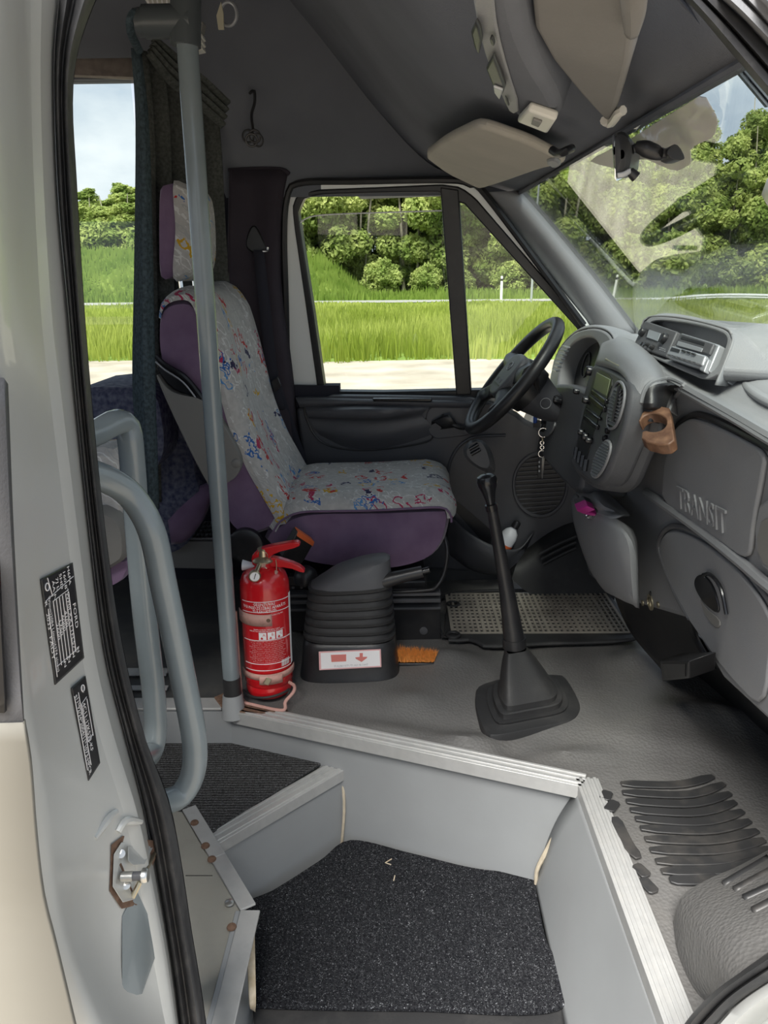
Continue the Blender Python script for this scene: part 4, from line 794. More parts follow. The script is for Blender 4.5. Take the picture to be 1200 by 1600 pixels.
MB().tube([p+A3(0, 0, .002) for p in seam], .0032, 6).build('cushion_piping', M['purple'], seat)
MB().tube([A3(P(512, 792, y=YN)[0], y, P(512, 792, y=YN)[2]+.0225) for y in np.linspace(YN+.09, YF-.09, 8)], .0022, 6).build('cushion_seam', M['dash'], seat)
# backrest
bl = cr(PY([(247, 500), (255, 476), (278, 467), (300, 472), (318, 505), (335, 555), (350, 612), (367, 672), (392, 732), (420, 780), (437, 806), (434, 822), (400, 836), (368, 830), (335, 770), (300, 700), (265, 615), (248, 545)], YN), 80, True)
b = MB(); b.grid(slab(bl, [YN-.008, YN-.006, YN, YN+.022, YF-.03, YF-.006, YF], [.004, .75, .96, 1, 1, .95, .004]), cv=True); b.build('backrest_side', M['purple'], seat)
E_ = PY([(250, 497), (254, 478), (270, 465), (292, 461), (308, 470), (322, 500), (338, 550), (353, 606), (369, 664), (394, 724), (422, 774), (440, 806), (441, 818)], YN)
ft = np.ones(48); ft[:12] = np.linspace(.25, 1, 12)
rails = [(YN-.010, -.018, ft), (YN-.009, .002, ft), (YN+.02, .026, ft), (YN+.06, .034, ft), (YN+.11, .024, ft), (YN+.20, .020, ft), (YN+.30, .024, ft), (YN+.36, .044, ft), (YF-.02, .048, ft), (YF+.008, .024, ft), (YF+.012, -.03, ft)]
rr = sheet(E_, rails, None); cols = [cr([r[j] for r in rr], 36) for j in range(48)]
b = MB(); b.grid(cols); b.build('backrest_cover', M['cloth'], seat)
# headrest on two posts
hr = thing_ = MB(); hl = cr(PY([(252, 432), (249, 374), (250, 304), (254, 291), (266, 288), (276, 290), (279, 334), (280, 394), (278, 424), (270, 432)], 2.13), 40, True)
hr.grid(slab(hl, [2.115, 2.118, 2.13, 2.34, 2.352, 2.355], [.004, .85, 1, 1, .85, .004]), cv=True); hd_ = hr.build('headrest', M['purple'], seat)
hf = cr(PY([(272, 434), (290, 434), (303, 424), (309, 394), (307, 334), (300, 296), (286, 287), (272, 286), (276, 360)], 2.13), 40, True)
b = MB(); b.grid(slab(hf, [2.108, 2.11, 2.122, 2.345, 2.357, 2.36], [.004, .9, 1, 1, .9, .004]), cv=True); b.build('headrest_cover', M['cloth'], seat)
for y in (2.17, 2.31):
    c = P(274, 430, y=2.13); c2 = P(280, 466, y=2.13); MB().tube([c*A3(1, 0, 1)+A3(0, y, .01), c2*A3(1, 0, 1)+A3(0, y, -.02)], .006, 10).build('headrest_post', M['chrome'], seat)
    MB().box(P(278, 463, y=2.13)*A3(1, 0, 1)+A3(0, y, 0), (.045, .035, .014)).build('post_guide', M['black'], seat, bev=.004)
# folded armrest
ap = chai([(244, 578), (262, 607), (285, 617), (317, 621), (345, 652), (372, 702), (379, 722), (373, 742), (358, 752), (338, 764), (325, 755), (285, 675), (253, 605)], 2)
AF = Fr(A3(-.5, 2.0, .7), A3(-.3, 2.0, .7), A3(-.5, 2.0, .4))
ar = plate(AF, ap, -.03, .012, 'armrest', M['grey_pl'], seat, bev=.007, seg=3)
MB().tube(AF.pts([(247, 590), (288, 680), (327, 757)], .010), .003, 6, 12).build('armrest_edge', M['grey_pl'], ar)
MB().lathe([(.012, 0), (.012, .004), (.009, .006)], AF.px(369, 724, .011), AF.N, 20).build('pivot_cap', M['grey_pl'], ar)
plate(AF, chai([(244, 562), (262, 577), (292, 590), (318, 620), (290, 617), (264, 604), (246, 580)], 1), -.02, -.004, 'armrest_hollow', M['gloss_black'], ar, bev=.002)
MB().tube(AF.pts([(243, 556), (258, 570), (290, 590), (316, 622)], .004), .007, 8, 14).build('armrest_lever', M['gloss_black'], ar)
MB().tube(AF.pts([(243, 565), (258, 578), (286, 597), (308, 624)], .006), .0025, 8, 14).build('lever_trim', M['silver_pl'], ar)
# base, rails, lever, buckle
MB().box((P(560, 960, y=2.08)[0], 2.24, (P(560, 895, y=2.06)[2]+.0)/2-.01), (.40, .34, P(560, 900, y=2.06)[2]-.03)).build('base_box', M['black'], seat, bev=.006)
bz = P(640, 950, y=2.05)[2]
plate(Fr(A3(0, 2.05, 0), A3(.2, 2.05, 0), A3(0, 2.05, .2)), [(590, 945), (688, 943), (690, 1035), (600, 1030)], -.02, .006, 'base_plate', M['black'], seat, bev=.003)
for yy, h in ((935, .012), (925, .01), (947, .008)):
    MB().bar(P(450, yy+3, y=2.04), P(688, yy, y=2.04), .035, h).build('seat_runner', M['dash_dark'], seat, bev=.002)
MB().lathe([(.012, 0), (.012, .004), (.009, .005)], P(662, 985, y=2.043), (0, -1, 0), 16).build('base_hole', M['dash_dark'], seat)
MB().box(P(480, 905, y=2.02), (.10, .03, .03)).build('bracket', M['black'], seat, bev=.003)
for k in range(4): MB().lathe([(.004, 0), (.004, .002)], P(458+k*13, 918, y=2.003), (0, -1, 0), 10).build('bracket_hole', M['dash_dark'], seat)
MB().lathe([(.035, 0), (.032, .02), (.02, .035), (.005, .04)], P(478, 905, y=1.99), (0, -.3, 1), 18).build('tilt_knob', M['black'], seat)
MB().tube(PY([(688, 826, 2.10), (694, 838, 2.06), (699, 862, 2.04), (694, 895, 2.03), (683, 915, 2.02), (668, 922, 2.02), (600, 926, 2.03)]), .006, 10, 40).build('slide_lever', M['black'], seat)
BF = Fr(P(470, 850, y=1.975), P(490, 838, y=1.99), P(455, 875, y=1.98))
bk = plate(BF, [(462, 826), (488, 844), (470, 876), (445, 882), (438, 868)], -.012, .012, 'belt_buckle', M['black'], seat, bev=.004)
plate(BF, [(463, 825), (488, 842), (486, 850), (460, 833)], -.008, .0135, 'release_button', M['orange'], bk, bev=.002)
MB().tube([BF.px(445, 878), P(425, 890, y=2.0), P(415, 905, y=2.02)], .012, 8, 6, flat=.5).build('buckle_stalk', M['black'], bk)
MB().lathe([(.05, 0), (.05, .02), (.044, .024), (.02, .024)], P(385, 850, y=2.03), (0, -1, 0), 24).build('recline_hub', M['black'], seat)
# seats of the passenger space, seen in slivers
t = thing('passenger_seat', 'rear passenger seat under the side window, only its patterned blue back in view', 'seat', (-1.05, 2.2, 0))
bl = cr(PY([(100, 700), (110, 620), (140, 606), (200, 606), (235, 615), (250, 640), (250, 720), (180, 760)], 2.1), 40, True)
b = MB(); b.grid(slab(bl, [2.08, 2.085, 2.1, 2.4, 2.42, 2.425], [.004, .85, 1, 1, .85, .004]), cv=True); b.build('backrest', M['cloth_blue'], t)
bl = cr(PY([(240, 640), (285, 600), (310, 650), (318, 740), (325, 770), (300, 840), (260, 860), (240, 800)], 2.3), 40, True)
b = MB(); b.grid(slab(bl, [2.25, 2.26, 2.29, 2.44, 2.45, 2.452], [.004, .8, 1, 1, .85, .004]), cv=True); b.build('cushion', M['cloth_blue'], t)
b = MB(); b.loft([PY([(262, 800), (275, 778), (300, 765), (330, 752)], 2.27), PY([(265, 830), (285, 815), (310, 790), (332, 768)], 2.25), PY([(268, 850), (290, 845), (315, 815), (330, 780)], 2.27)], 14, 8); b.build('cushion_skirt', M['purple'], t, sol=.006)
t = thing('passenger_seat', 'nearer passenger seat with grey patterned cover and purple skirt beside the grab rails', 'seat', (-.85, 1.7, 0))
bl = cr(PY([(110, 720), (150, 700), (180, 705), (190, 740), (193, 800), (192, 870), (180, 890), (130, 900)], 1.5), 40, True)
b = MB(); b.grid(slab(bl, [1.48, 1.485, 1.5, 1.58, 1.60, 1.605], [.004, .9, 1, 1, .85, .004]), cv=True); b.build('cushion_cover', M['cloth'], t)
bl = cr(PY([(150, 798), (180, 800), (196, 825), (198, 865), (185, 880), (150, 890)], 1.47), 30, True)
b = MB(); b.grid(slab(bl, [1.45, 1.455, 1.47, 1.49], [.004, .85, 1, 1]), cv=True); b.build('end_cap', M['grey_pl'], t)
z0_ = P(160, 900, y=1.5)[2]; MB().box((P(150, 900, y=1.54)[0]-.1, 1.54, (z0_+Z1)/2), (.18, .08, z0_-Z1+.02)).build('pedestal', M['black'], t)
b = MB(); b.grid(slab(cr(PY([(120, 905), (200, 870), (201, 895), (180, 912), (120, 935)], 1.5), 30, True), [1.48, 1.485, 1.5, 1.55], [.004, .9, 1, 1]), cv=True); b.build('cushion_skirt', M['purple'], t)
# heater box with grid top
hy = 2.33; t = thing('heater_box', 'grey floor box with grid top behind the driver seat', 'heater', P(300, 890, y=hy))
p = PY([(262, 846), (345, 846), (346, 890), (264, 888)], hy); MB().prism(p, A3(0, .2, 0)).build('body', M['grey_pl'], t, bev=.004)
z = p[0][2]+.004; x0, x1 = p[0][0], p[1][0]
for k in range(12): MB().bar(A3(x0+.01+(x1-x0-.02)*k/11, hy+.01, z), A3(x0+.01+(x1-x0-.02)*k/11, hy+.19, z), .004, .006).build('grid_bar', M['dash'], t)
for k in range(5): MB().bar(A3(x0, hy+.015+k*.042, z), A3(x1, hy+.015+k*.042, z), .005, .007).build('grid_bar', M['dash'], t)
# ------------------------------------------------------------------ partition curtain tied at the pole
def cloth_mat(name, a, b2):
    m = mat(name, a, 1, col2=b2, vs=130, bump=.5, bs=400, spec=.05); return m
M['cur'] = cloth_mat('slate_curtain', (.035, .048, .055), (.075, .10, .115)); M['cur2'] = cloth_mat('dark_olive_curtain', (.055, .058, .053), (.10, .104, .095))
t = thing('curtain', 'dark slate curtain hanging in folds behind the driver seat and pole', 'curtain', P(235, 785, y=1.8))
b = MB(); b.loft([PY([(206, 75), (213, 190), (211, 400), (208, 600), (216, 700), (223, 795)], 1.82), PY([(214, 78), (222, 200), (224, 400), (226, 600), (232, 700), (236, 798)], 1.775), PY([(219, 78), (232, 200), (238, 400), (242, 600), (245, 700), (248, 795)], 1.80)], 30, 12); b.build('curtain_edge', M['cur'], t, sol=.004)
rl = []
for k in range(15):
    s = k/14; y = 2.24+.18*s; w = .018*math.sin(k*1.9)
    col = []
    for (xa, ya), (xb, yb) in zip([(212, 78), (222, 200), (226, 400), (230, 600), (234, 790)], [(318, 112), (334, 200), (346, 400), (360, 560), (368, 700)]):
        p = P(xa*(1-s)+xb*s, ya*(1-s)+yb*s, y=y); col.append(p+A3(w, 0, 0))
    rl.append(col)
b = MB(); b.loft(rl, 30, 60); b.build('curtain_face', M['cur2'], t, sol=.003)
sx = MB()
for k in range(46):
    s = .08+.86*rng.random(); v = .1+.85*rng.random(); xa = np.interp(v, [0, .25, 1], [225, 236, 247])*(1-s)+np.interp(v, [0, .25, 1], [322, 336, 366])*s
    p = P(xa, 78+v*600, y=2.24+.18*s)+A3(.02, -.012, 0); sx.bar(p, p+A3(0, 0, .008), .0015, .0015)
o = sx.build('stitch_flecks', M['silver_pl'], t, smooth=False); o['kind'] = 'stuff'
for (a, c_, d) in [((232, 56), (262, 95), (300, 128)), ((240, 54), (275, 85), (320, 118))][:0]: pass
gr_ = []
for k in range(9):
    o = k*4; gr_.append([p+A3(.012*(k % 2), -.01*(k % 2), 0) for p in PY([(228+o*.35, 86-o*.9, 1.80), (262+o*.5, 130-o*1.3, 1.86), (300+o*.6, 160-o*1.2, 1.95), (345+o*.3, 200-o*1.4, 2.1)])])
b = MB(); b.loft(gr_, 24, 34); b.build('gathered_fold', M['cur2'], t, sol=.004)
t = thing('hanging_strap', 'thin grey strap looped over the cross tube at the top left', 'strap', P(215, 60, y=1.64))
MB().tube(PY([(222, 22, 1.66), (210, 21, 1.645), (203, 32, 1.64), (205, 52, 1.66), (213, 70, 1.72), (219, 82, 1.78)]), .008, 8, 30, flat=.35).build('loop', M['cur'], t)
# seat belt on the pillar
t = thing('seat_belt', "driver's black seat belt hanging from its anchor on the purple pillar", 'seat belt', P(398, 390, y=2.41))
MB().prism(cr(PY([(384, 385), (388, 362), (398, 352), (410, 372), (416, 390), (400, 396)], 2.445), 24, True), A3(0, .03, 0)).build('anchor_cover', M['black'], t, bev=.005)
MB().prism(PY([(386, 325), (398, 322), (400, 355), (388, 356)], 2.46), A3(0, .02, 0)).build('height_slider', M['black'], t, bev=.003)
b = MB(); b.loft([PY([(396, 390, 2.40), (402, 450, 2.41), (418, 600, 2.42), (424, 640, 2.44)]), PY([(412, 392, 2.40), (419, 450, 2.41), (436, 600, 2.42), (446, 640, 2.44)])], 16, 3); b.build('webbing', M['dark_cloth'], t, sol=.002)
MB().tube(PY([(410, 392, 2.395), (417, 392, 2.40), (418, 386, 2.40)]), .004, 8, 8).build('guide_ring', M['chrome'], t)
b = MB(); b.loft([PY([(436, 590, 2.43), (452, 640, 2.46), (480, 720, 2.47)]), PY([(432, 605, 2.43), (446, 660, 2.46), (468, 735, 2.47)])], 14, 3); b.build('webbing', M['dark_cloth'], t, sol=.002)
plate(Fr(A3(0, 2.40, 0), A3(.2, 2.40, 0), A3(0, 2.40, .2)), [(424, 596), (434, 588), (440, 603), (430, 614)], -.004, .004, 'latch_tongue', M['gloss_black'], t)
# hanging hook and clip near the ceiling
t = thing('coat_hook', 'small dark hook with a bunched cord on the side lining', 'hook', P(396, 200, y=2.40))
MB().tube(PY([(390, 146, 2.40), (397, 142, 2.39), (398, 160, 2.39), (393, 180, 2.39), (396, 205, 2.38)]), .004, 8, 20).build('cord', M['black'], t)
for k in range(4): MB().ring(P(388+k*5, 213+(k % 2)*6, y=2.38), A3(.3*k-.5, 1, .2), .016, .003, 18, 6).build('cord_loop', M['black'], t)
t = thing('key_tag', 'ivory tag with a metal ring hanging at the top by the pole', 'tag', P(345, 25, y=2.05))
MB().prism(PY([(345, 2), (349, 20), (350, 46), (341, 46), (338, 24)], 2.05), A3(0, .006, 0)).build('tag', M['ivory'], t, bev=.001)
MB().ring(P(357, 22, y=2.05), A3(.5, 1, .1), .024, .004, 22, 8).build('ring', M['silver_pl'], t)
t = thing('ceiling_lamp', 'pale ribbed ceiling lamp at the top beside the tee joint', 'lamp', P(250, 2, y=1.9))
MB().prism(PY([(222, -8), (270, -8), (268, 4), (232, 10)], 1.9), A3(0, .08, .02)).build('lens', M['light'], t, bev=.003)
for k in range(5): MB().bar(P(228+k*8, -6, y=1.895), P(233+k*7, 7, y=1.895), .003, .003).build('lens_rib', M['white'], t)
t = thing('rail_bracket', 'pale ribbed bracket fixed right of the tee joint', 'bracket', P(312, 65, y=1.85))
for k in range(3): MB().prism(PY([(303, 54+k*9), (315, 52+k*9), (317, 59+k*9), (304, 62+k*9)], 1.85), A3(0, .03, 0)).build('bracket_rib', M['light'], t, bev=.001)
MB().prism(PY([(306, 28), (318, 34), (314, 52), (304, 54)], 1.86), A3(0, .03, 0)).build('arm', M['grey_pl'], t, bev=.002)
# ------------------------------------------------------------------ fire extinguisher and bracket
ec = P(416, 1094, z=.012)+A3(0, .055, 0); rad = .0605
et = P(411, 905, y=ec[1]-.03); hgt = et[2]-ec[2]; eax = unit(A3(.010, 0, 1)); tofr = unit((CP-ec)*A3(1, 1, 0))
fe = thing('fire_extinguisher', 'red fire extinguisher with printed label strapped beside the grey pole', 'extinguisher', ec)
HB = hgt+.02
MB().lathe([(.02, .0), (rad*.86, .0), (rad*.95, .008), (rad*.97, .02), (rad*.93, .03), (rad, .038), (rad, HB-.055), (rad*.98, HB-.035), (rad*.86, HB-.014), (rad*.6, HB-.002), (.022, HB+.004), (.018, HB+.02), (.012, HB+.02)], ec, eax, 48).build('cylinder', M['red'], fe)
MB().lathe([(rad+.001, .052), (rad+.0016, .055), (rad+.001, .058)], ec, eax, 40).build('lower_bead', M['red'], fe)
sd_ = np.cross([0, 0, 1], tofr)      # towards the viewer's right
def cyl(u, v, w, r=rad): a = u/r; return ec+eax*v+(tofr*math.cos(a)+sd_*math.sin(a))*(r+.0006+w)
def zrow(py): return P(415, py, y=ec[1]-rad)[2]-ec[2]
lb = MB(); zt, zb = zrow(938), zrow(1050)
for k, (u0, u1) in enumerate([(-.066, .068)]):
    for zz in (zrow(941), zrow(957), zrow(1001), zrow(1038), zrow(1048)): lb = MB(); lb.tube([cyl(u, zz+.006*math.cos(u/rad)-.006, .0002) for u in np.linspace(u0, u1, 24)], .0009, 5); lb.build('label_rule', M['white'], fe)
lines = [('GESINTUVAS', 947, .0105, 'CENTER', 'white'), ('UGUNSDZĒSĪBAS APARĀTS', 952.5, .0105, 'CENTER', 'white'), ('TULEKUSTUTI', 958, .0105, 'CENTER', 'white')]
for s, py, sz, al, mm in lines: text(s, lambda u, v, w, py=py: cyl(u-.004, zrow(py)+v, w*.4), 'lettering', M[mm], fe, size=sz, depth=.0003, align=al, res=1, xs=.88)
small = [(963, .005, 'kasutusjuhend  naudojimas  lietosana 2 kg ABC'), (985, .0045, 'laikykite vertikaliai, nukreipkite i ugnies'), (988, .0045, 'SARGAT NO BERNIEM SAUGOKITE NUO VAIKU')]
for k in range(12): small.append((1004+k*2.9, .0042, ['milteliai ABC pulveris 40% -30C +60C darba spiediens 15 bar', 'PO 2 kg  13A 89B C  dujos N2  pulbri kaal  uzpildymas', 'tikrinti kas 12 men. parbaudit reizi gada kontrollida'][k % 3]))
for py, sz, s in small: text(s, lambda u, v, w, py=py: cyl(u, zrow(py)+v, w*.3), 'small_print', M['pinkprint'] if py > 1000 else M['white'], fe, size=sz, depth=.0002, align='CENTER', res=1, xs=.92)
for k, s in enumerate('ABC'):
    u0 = -.020+k*.021; z0 = zrow(1000); f = lambda u, v, w, u0=u0, z0=z0: cyl(u0+u, z0+v, w)
    b = MB(); b.grid([[f(u, v, .0002) for u in np.linspace(0, .018, 5)] for v in np.linspace(0, .019, 3)]); b.build('pictogram', M['white'], fe)
    text(s, lambda u, v, w, f=f: f(u+.009, v+.0095, w*.3+.0006), 'lettering', M['red'], fe, size=.010, depth=.0002, res=1)
    MB().prism([f(.0035, .003, .0006), f(.007, .0085, .0006), f(.0105, .003, .0006), f(.007, .0012, .0006)], tofr*.0003).build('pictogram_mark', M['red'], fe)
b = MB(); b.grid([[cyl(u, zz, .0003) for u in np.linspace(.068, .082, 4)] for zz in (zt, (zt+zb)/2, zb)]); b.build('label_edge', M['white'], fe)
for k in range(12):
    u = .033+k*.0022; b = MB(); b.grid([[cyl(u, zz, .0004) for u in (u, u+.0009+.0004*(k % 3))] for zz in (zrow(1046), zrow(1036))]); b.build('barcode_bar', M['white'], fe)
# valve, gauge, handles
vt = ec+eax*(HB+.02); yv = ec[1]
MB().lathe([(.026, -.004), (.027, .0), (.022, .006), (.014, .010), (.013, .028), (.010, .03)], vt, eax, 24).build('valve_body', M['brass'], fe)
g = P(398, 900, y=yv-.06); MB().tube([vt+A3(0, 0, .006), g+A3(0, .012, 0)], .006, 10).build('gauge_stem', M['brass'], fe)
ga = MB().lathe([(.005, -.006), (.0135, -.005), (.0145, .003), (.012, .006), (.0115, .0045), (.001, .0045)], g, tofr, 24).build('pressure_gauge', M['brass'], fe)
MB().lathe([(.0112, .0048), (.001, .005)], g, tofr, 20).build('gauge_dial', M['white'], ga); MB().bar(g+tofr*.0055+A3(-.002, 0, -.006), g+tofr*.0055+A3(.003, 0, .008), .0015, .0006, tofr).build('gauge_needle', M['black'], ga)
n0, n1 = P(400, 884, y=yv), P(379, 883, y=yv); MB().tube([vt+A3(0, 0, .02), n0], .007, 10).build('outlet', M['brass'], fe)
MB().tube([n0, n0*.6+n1*.4, n1], [.008, .009, .0135], 18).build('nozzle', M['whitepl'], fe)
HF = Fr(A3(0, yv, 0), A3(1, yv, 0), A3(0, yv, 1))
plate(HF, chai([(393, 868), (402, 858), (418, 852), (462, 844), (470, 847), (468, 853), (430, 862), (420, 872), (420, 884), (396, 884)], 1), -.011, .011, 'carry_handle', M['red'], fe, bev=.004)
plate(HF, chai([(416, 876), (424, 868), (440, 872), (465, 880), (478, 890), (474, 894), (452, 885), (418, 884)], 1), -.010, .010, 'squeeze_lever', M['red'], fe, bev=.004)
MB().ring(P(410, 868, y=yv-.014), A3(.3, 1, .2), .014, .0009, 24, 6).build('safety_ring', M['brass'], fe)
MB().tube(PY([(414, 886, yv-.02), (430, 900, yv-.02), (432, 885, yv-.02), (431, 875, yv-.02)]), .0012, 6, 16).build('pin_wire', M['brass'], fe)
MB().tube(PY([(432, 892, yv-.02), (428, 903, yv-.03), (419, 908, yv-.035)]), .0045, 8, 10).build('hose_stub', M['pink_strap'], fe)
MB().box(P(411, 882, y=yv-.02), (.012, .012, .012)).build('seal_tag', M['pink_strap'], fe, bev=.002)
t = thing('extinguisher_bracket', 'pink painted wire bracket and straps holding the red extinguisher', 'bracket', ec)
def strap(zz, h, u0, u1, off=.003, th=.002, name='strap'):
    b = MB(); b.grid([[cyl(u, zz-h/2, off) for u in np.linspace(u0, u1, 24)], [cyl(u, zz+h/2, off) for u in np.linspace(u0, u1, 24)]]); return b.build(name, M['pink_strap'], t, sol=th)
s1 = strap(zrow(969), .030, -.088, .012); MB().lathe([(.005, 0), (.004, .002)], cyl(.004, zrow(969), .004), tofr, 12).build('strap_hole', M['rust'], s1)
strap(zrow(1058), .016, -.085, .088); strap(zrow(1061), .024, -.022, .03, .007, .002)
MB().bar(cyl(-.008, zrow(1061)-.008, .011), cyl(.0, zrow(1061)+.008, .011), .014, .003, tofr).build('strap_buckle', M['brass'], t, bev=.001)
lx = P(372, 990, y=yv-.02)
MB().tube([P(368, 955, y=yv-.01), P(371, 1000, y=yv-.01), P(377, 1080, y=yv-.02), P(381, 1096, y=yv-.04), P(398, 1102, y=yv-.07)], .004, 8, 20).build('wire', M['pink_strap'], t)
MB().tube(PZ([(381, 1098, .012), (440, 1110, .012), (446, 1096, .03), (458, 1082, .045), (460, 1072, .05), (452, 1066, .05)]), .0042, 8, 40).build('wire', M['pink_strap'], t)
MB().tube([cyl(u, zrow(1087)+.004*math.sin(u*30), .006) for u in np.linspace(-.08, .05, 14)]+[P(446, 1098, z=.014)], .003, 8, 30).build('wire', M['rubber'], t)
# ------------------------------------------------------------------ handbrake
hc = P(548, 1048, z=0); hc[1] += .0
hb = thing('handbrake', 'black handbrake with ribbed bellows on a tall base with a red sticker', 'handbrake', hc)
def rrect(c, hx, hy, z, n=44, e=4.0, tilt=0):
    out = []
    for a in np.arange(n)*2*math.pi/n:
        ca, sa = math.cos(a), math.sin(a); x = hx*np.sign(ca)*abs(ca)**(2/e); y = hy*np.sign(sa)*abs(sa)**(2/e); out.append(A3(c[0]+x, c[1]+y, z+tilt*x))
    return out
xw = P(626, 1050, y=hc[1])[0]-P(469, 1050, y=hc[1])[0]; W0 = xw/2*.985; yn = hc[1]-.085
zb1 = P(548, 1012, y=yn)[2]; zb2 = P(548, 905, y=hc[1]-.03)[2]; zs = P(540, 932, y=yn+.02)[2]
b = MB(); b.grid([rrect(hc, W0*.97, .082, .0), rrect(hc, W0, .088, .006), rrect(hc, W0*.985, .087, .02), rrect(hc, W0*.97, .085, .024), rrect(hc, W0*.93, .080, zb1*.7), rrect(hc, W0*.91, .077, zb1-.008), rrect(hc, W0*.86, .07, zb1)], cv=True); b.poly(rrect(hc, W0*.86, .07, zb1)); hbb = b.build('base', M['black'], hb); hbb.data.materials[0] = M['black']; M['gloss_black']
rows = []; nb = 7
for k in range(nb):
    s = k/(nb-1); z0 = zb1+(zs-zb1)*s; w = W0*(.91-.10*s); d = .076-.012*s; c = hc+A3(.004*s, 0, 0)
    for dz, f in ((0, .925), (.004, .995), (.010, 1.0), (.0135, .935)): rows.append(rrect(c, w*f, d*f, z0+dz*((zs-zb1)/nb/.0165), e=3.2, tilt=.05*s))
b = MB(); b.grid(rows, cv=True); b.build('bellows', M['rubber'], hb)
b = MB(); c = hc+A3(.006, 0, 0); zt_ = zs+.012
b.grid([rrect(c, W0*.80, .063, zs+.006, e=3, tilt=.05), rrect(c, W0*.80, .062, zs+.016, e=3, tilt=.09), rrect(c+A3(.01, 0, 0), W0*.70, .055, zs+.042, e=2.8, tilt=.2), rrect(c+A3(.028, 0, 0), W0*.56, .045, zs+.066, e=2.6, tilt=.22), rrect(c+A3(.045, 0, 0), W0*.38, .03, zs+.078, e=2.4, tilt=.2), rrect(c+A3(.05, 0, 0), W0*.005, .001, zs+.08, e=2, tilt=.2)], cv=True); b.build('gaiter_top', M['dash_dark'], hb)
yl = hc[1]-.03
MB().tube([P(572, 918, y=yl), P(600, 908, y=yl), P(630, 900, y=yl), P(660, 893, y=yl)], [.020, .020, .0165, .0155], 18, 12).build('lever', M['black'], hb)
MB().tube([P(660, 893, y=yl), P(671, 890, y=yl)], .0085, 14).build('release_button', M['gloss_black'], hb)
KF = Fr(P(500, 1045, y=yn-.002), P(590, 1041, y=yn-.002), P(500, 1018, y=yn+.006))
sk1 = plate(KF, [(498, 1018), (595, 1014), (596, 1042), (499, 1047)], .000, .0012, 'sticker', M['pinkprint'], hb, bev=0)
plate(KF, [(501, 1020), (593, 1016), (594, 1040), (502, 1045)], .0012, .0016, 'sticker_face', M['white'], sk1, bev=0)
M['stk'] = mat('sticker_red', (.66, .20, .17), .6)
plate(KF, [(517, 1023), (541, 1022), (541, 1033), (518, 1034)], .0016, .002, 'red_block', M['stk'], sk1, bev=0)
plate(KF, [(562, 1020), (567, 1020), (567, 1026), (574, 1026), (573, 1028), (565, 1034), (556, 1029), (555, 1027), (562, 1026)], .0016, .002, 'red_arrow', M['stk'], sk1, bev=0)
o_ = KF.px(522, 1042.5); u_ = unit(KF.px(575, 1039.5)-o_); v_ = np.cross(KF.N, u_)
text('TULEKUSTUTI ASUKOHT', lambda u, v, w: o_+u_*u+v_*v+KF.N*(w+.0016), 'lettering', M['silver_pl'], sk1, size=.0075, depth=.0002, res=1, xs=1.05)
# brush
bc = P(652, 1040, z=0); t = thing('scrub_brush', 'orange bristled brush lying against the black seat base', 'brush', bc)
p = PZ([(622, 1042), (678, 1042), (682, 1030), (624, 1030)], .018); MB().prism(p, A3(0, 0, .010)).build('back', M['black'], t, bev=.003)
b = MB()
for i in range(900):
    s, v = rng.random(2); q = (p[0]*(1-s)+p[1]*s)*(1-v)+(p[3]*(1-s)+p[2]*s)*v; q = q+A3(0, 0, .013); h = .036*(1-.3*s)*(.8+.2*math.cos(s*50))
    d = A3(rng.normal(0, .005), rng.normal(0, .004)-.002, h); e = A3(.0012, 0, 0); b.add([q-e, q+e, q+d], [(0, 1, 2)])
o = b.build('bristles', M['bristle'], t, smooth=False); o['kind'] = 'stuff'
# ------------------------------------------------------------------ gear lever
gb = P(824, 1085, z=.008); gl_ = thing('gear_lever', 'long black gear lever rising from a stepped rubber boot on the floor', 'gear lever', gb)
bo = cr(PZ([(743, 1078), (745, 1102), (757, 1132), (774, 1140), (830, 1130), (889, 1118), (906, 1105), (905, 1086), (886, 1053), (868, 1046), (800, 1050), (752, 1062)], .034), 60, True)
cb = np.mean(bo, axis=0); rows = []
top_c = P(804, 1003, y=gb[1]+.0); top_h = top_c[2]
for s, h in [(1.0, -.03), (1.0, .020), (.985, .024), (.78, .027), (.76, .029), (.77, .036), (.74, .037), (.66, .036), (.655, .04), (.66, .052), (.63, .055), (.56, .054), (.555, .058), (.555, .068), (.52, .074), (.48, .09), (.36, .13), (.25, .16), (.20, .172)]:
    k = max(0, (h-.07)/.102); cc = cb*(1-k*.9)+A3(top_c[0], top_c[1], cb[2])*k*.9
    rows.append([A3(cc[0]+(p[0]-cb[0])*s, cc[1]+(p[1]-cb[1])*s, h*(top_h/.19)) for p in bo])
b = MB(); b.grid(rows, cv=True); b.build('boot', M['rubber'], gl_)
ys = gb[1]
MB().tube([P(804, 1010, y=ys), P(803, 996, y=ys)], .029, 22).build('collar', M['black'], gl_)
MB().tube(PY([(803, 998), (793, 930), (782, 868), (772, 812), (768, 790)], ys), [.026, .021, .0165, .014, .0125], 20, 20).build('shaft', M['black'], gl_)
MB().tube(PY([(769, 797), (767, 788)], ys), .0145, 18).build('shaft_ring', M['gloss_black'], gl_)
k0, k1 = P(767.5, 790, y=ys), P(759, 742, y=ys); ax = k1-k0; L = np.linalg.norm(ax)
MB().lathe([(.010, 0), (.012, L*.2), (.0165, L*.45), (.0225, L*.68), (.0245, L*.84), (.021, L*.96), (.012, L*1.02), (.001, L*1.03)], k0, ax, 24).build('knob', M['gloss_black'], gl_)
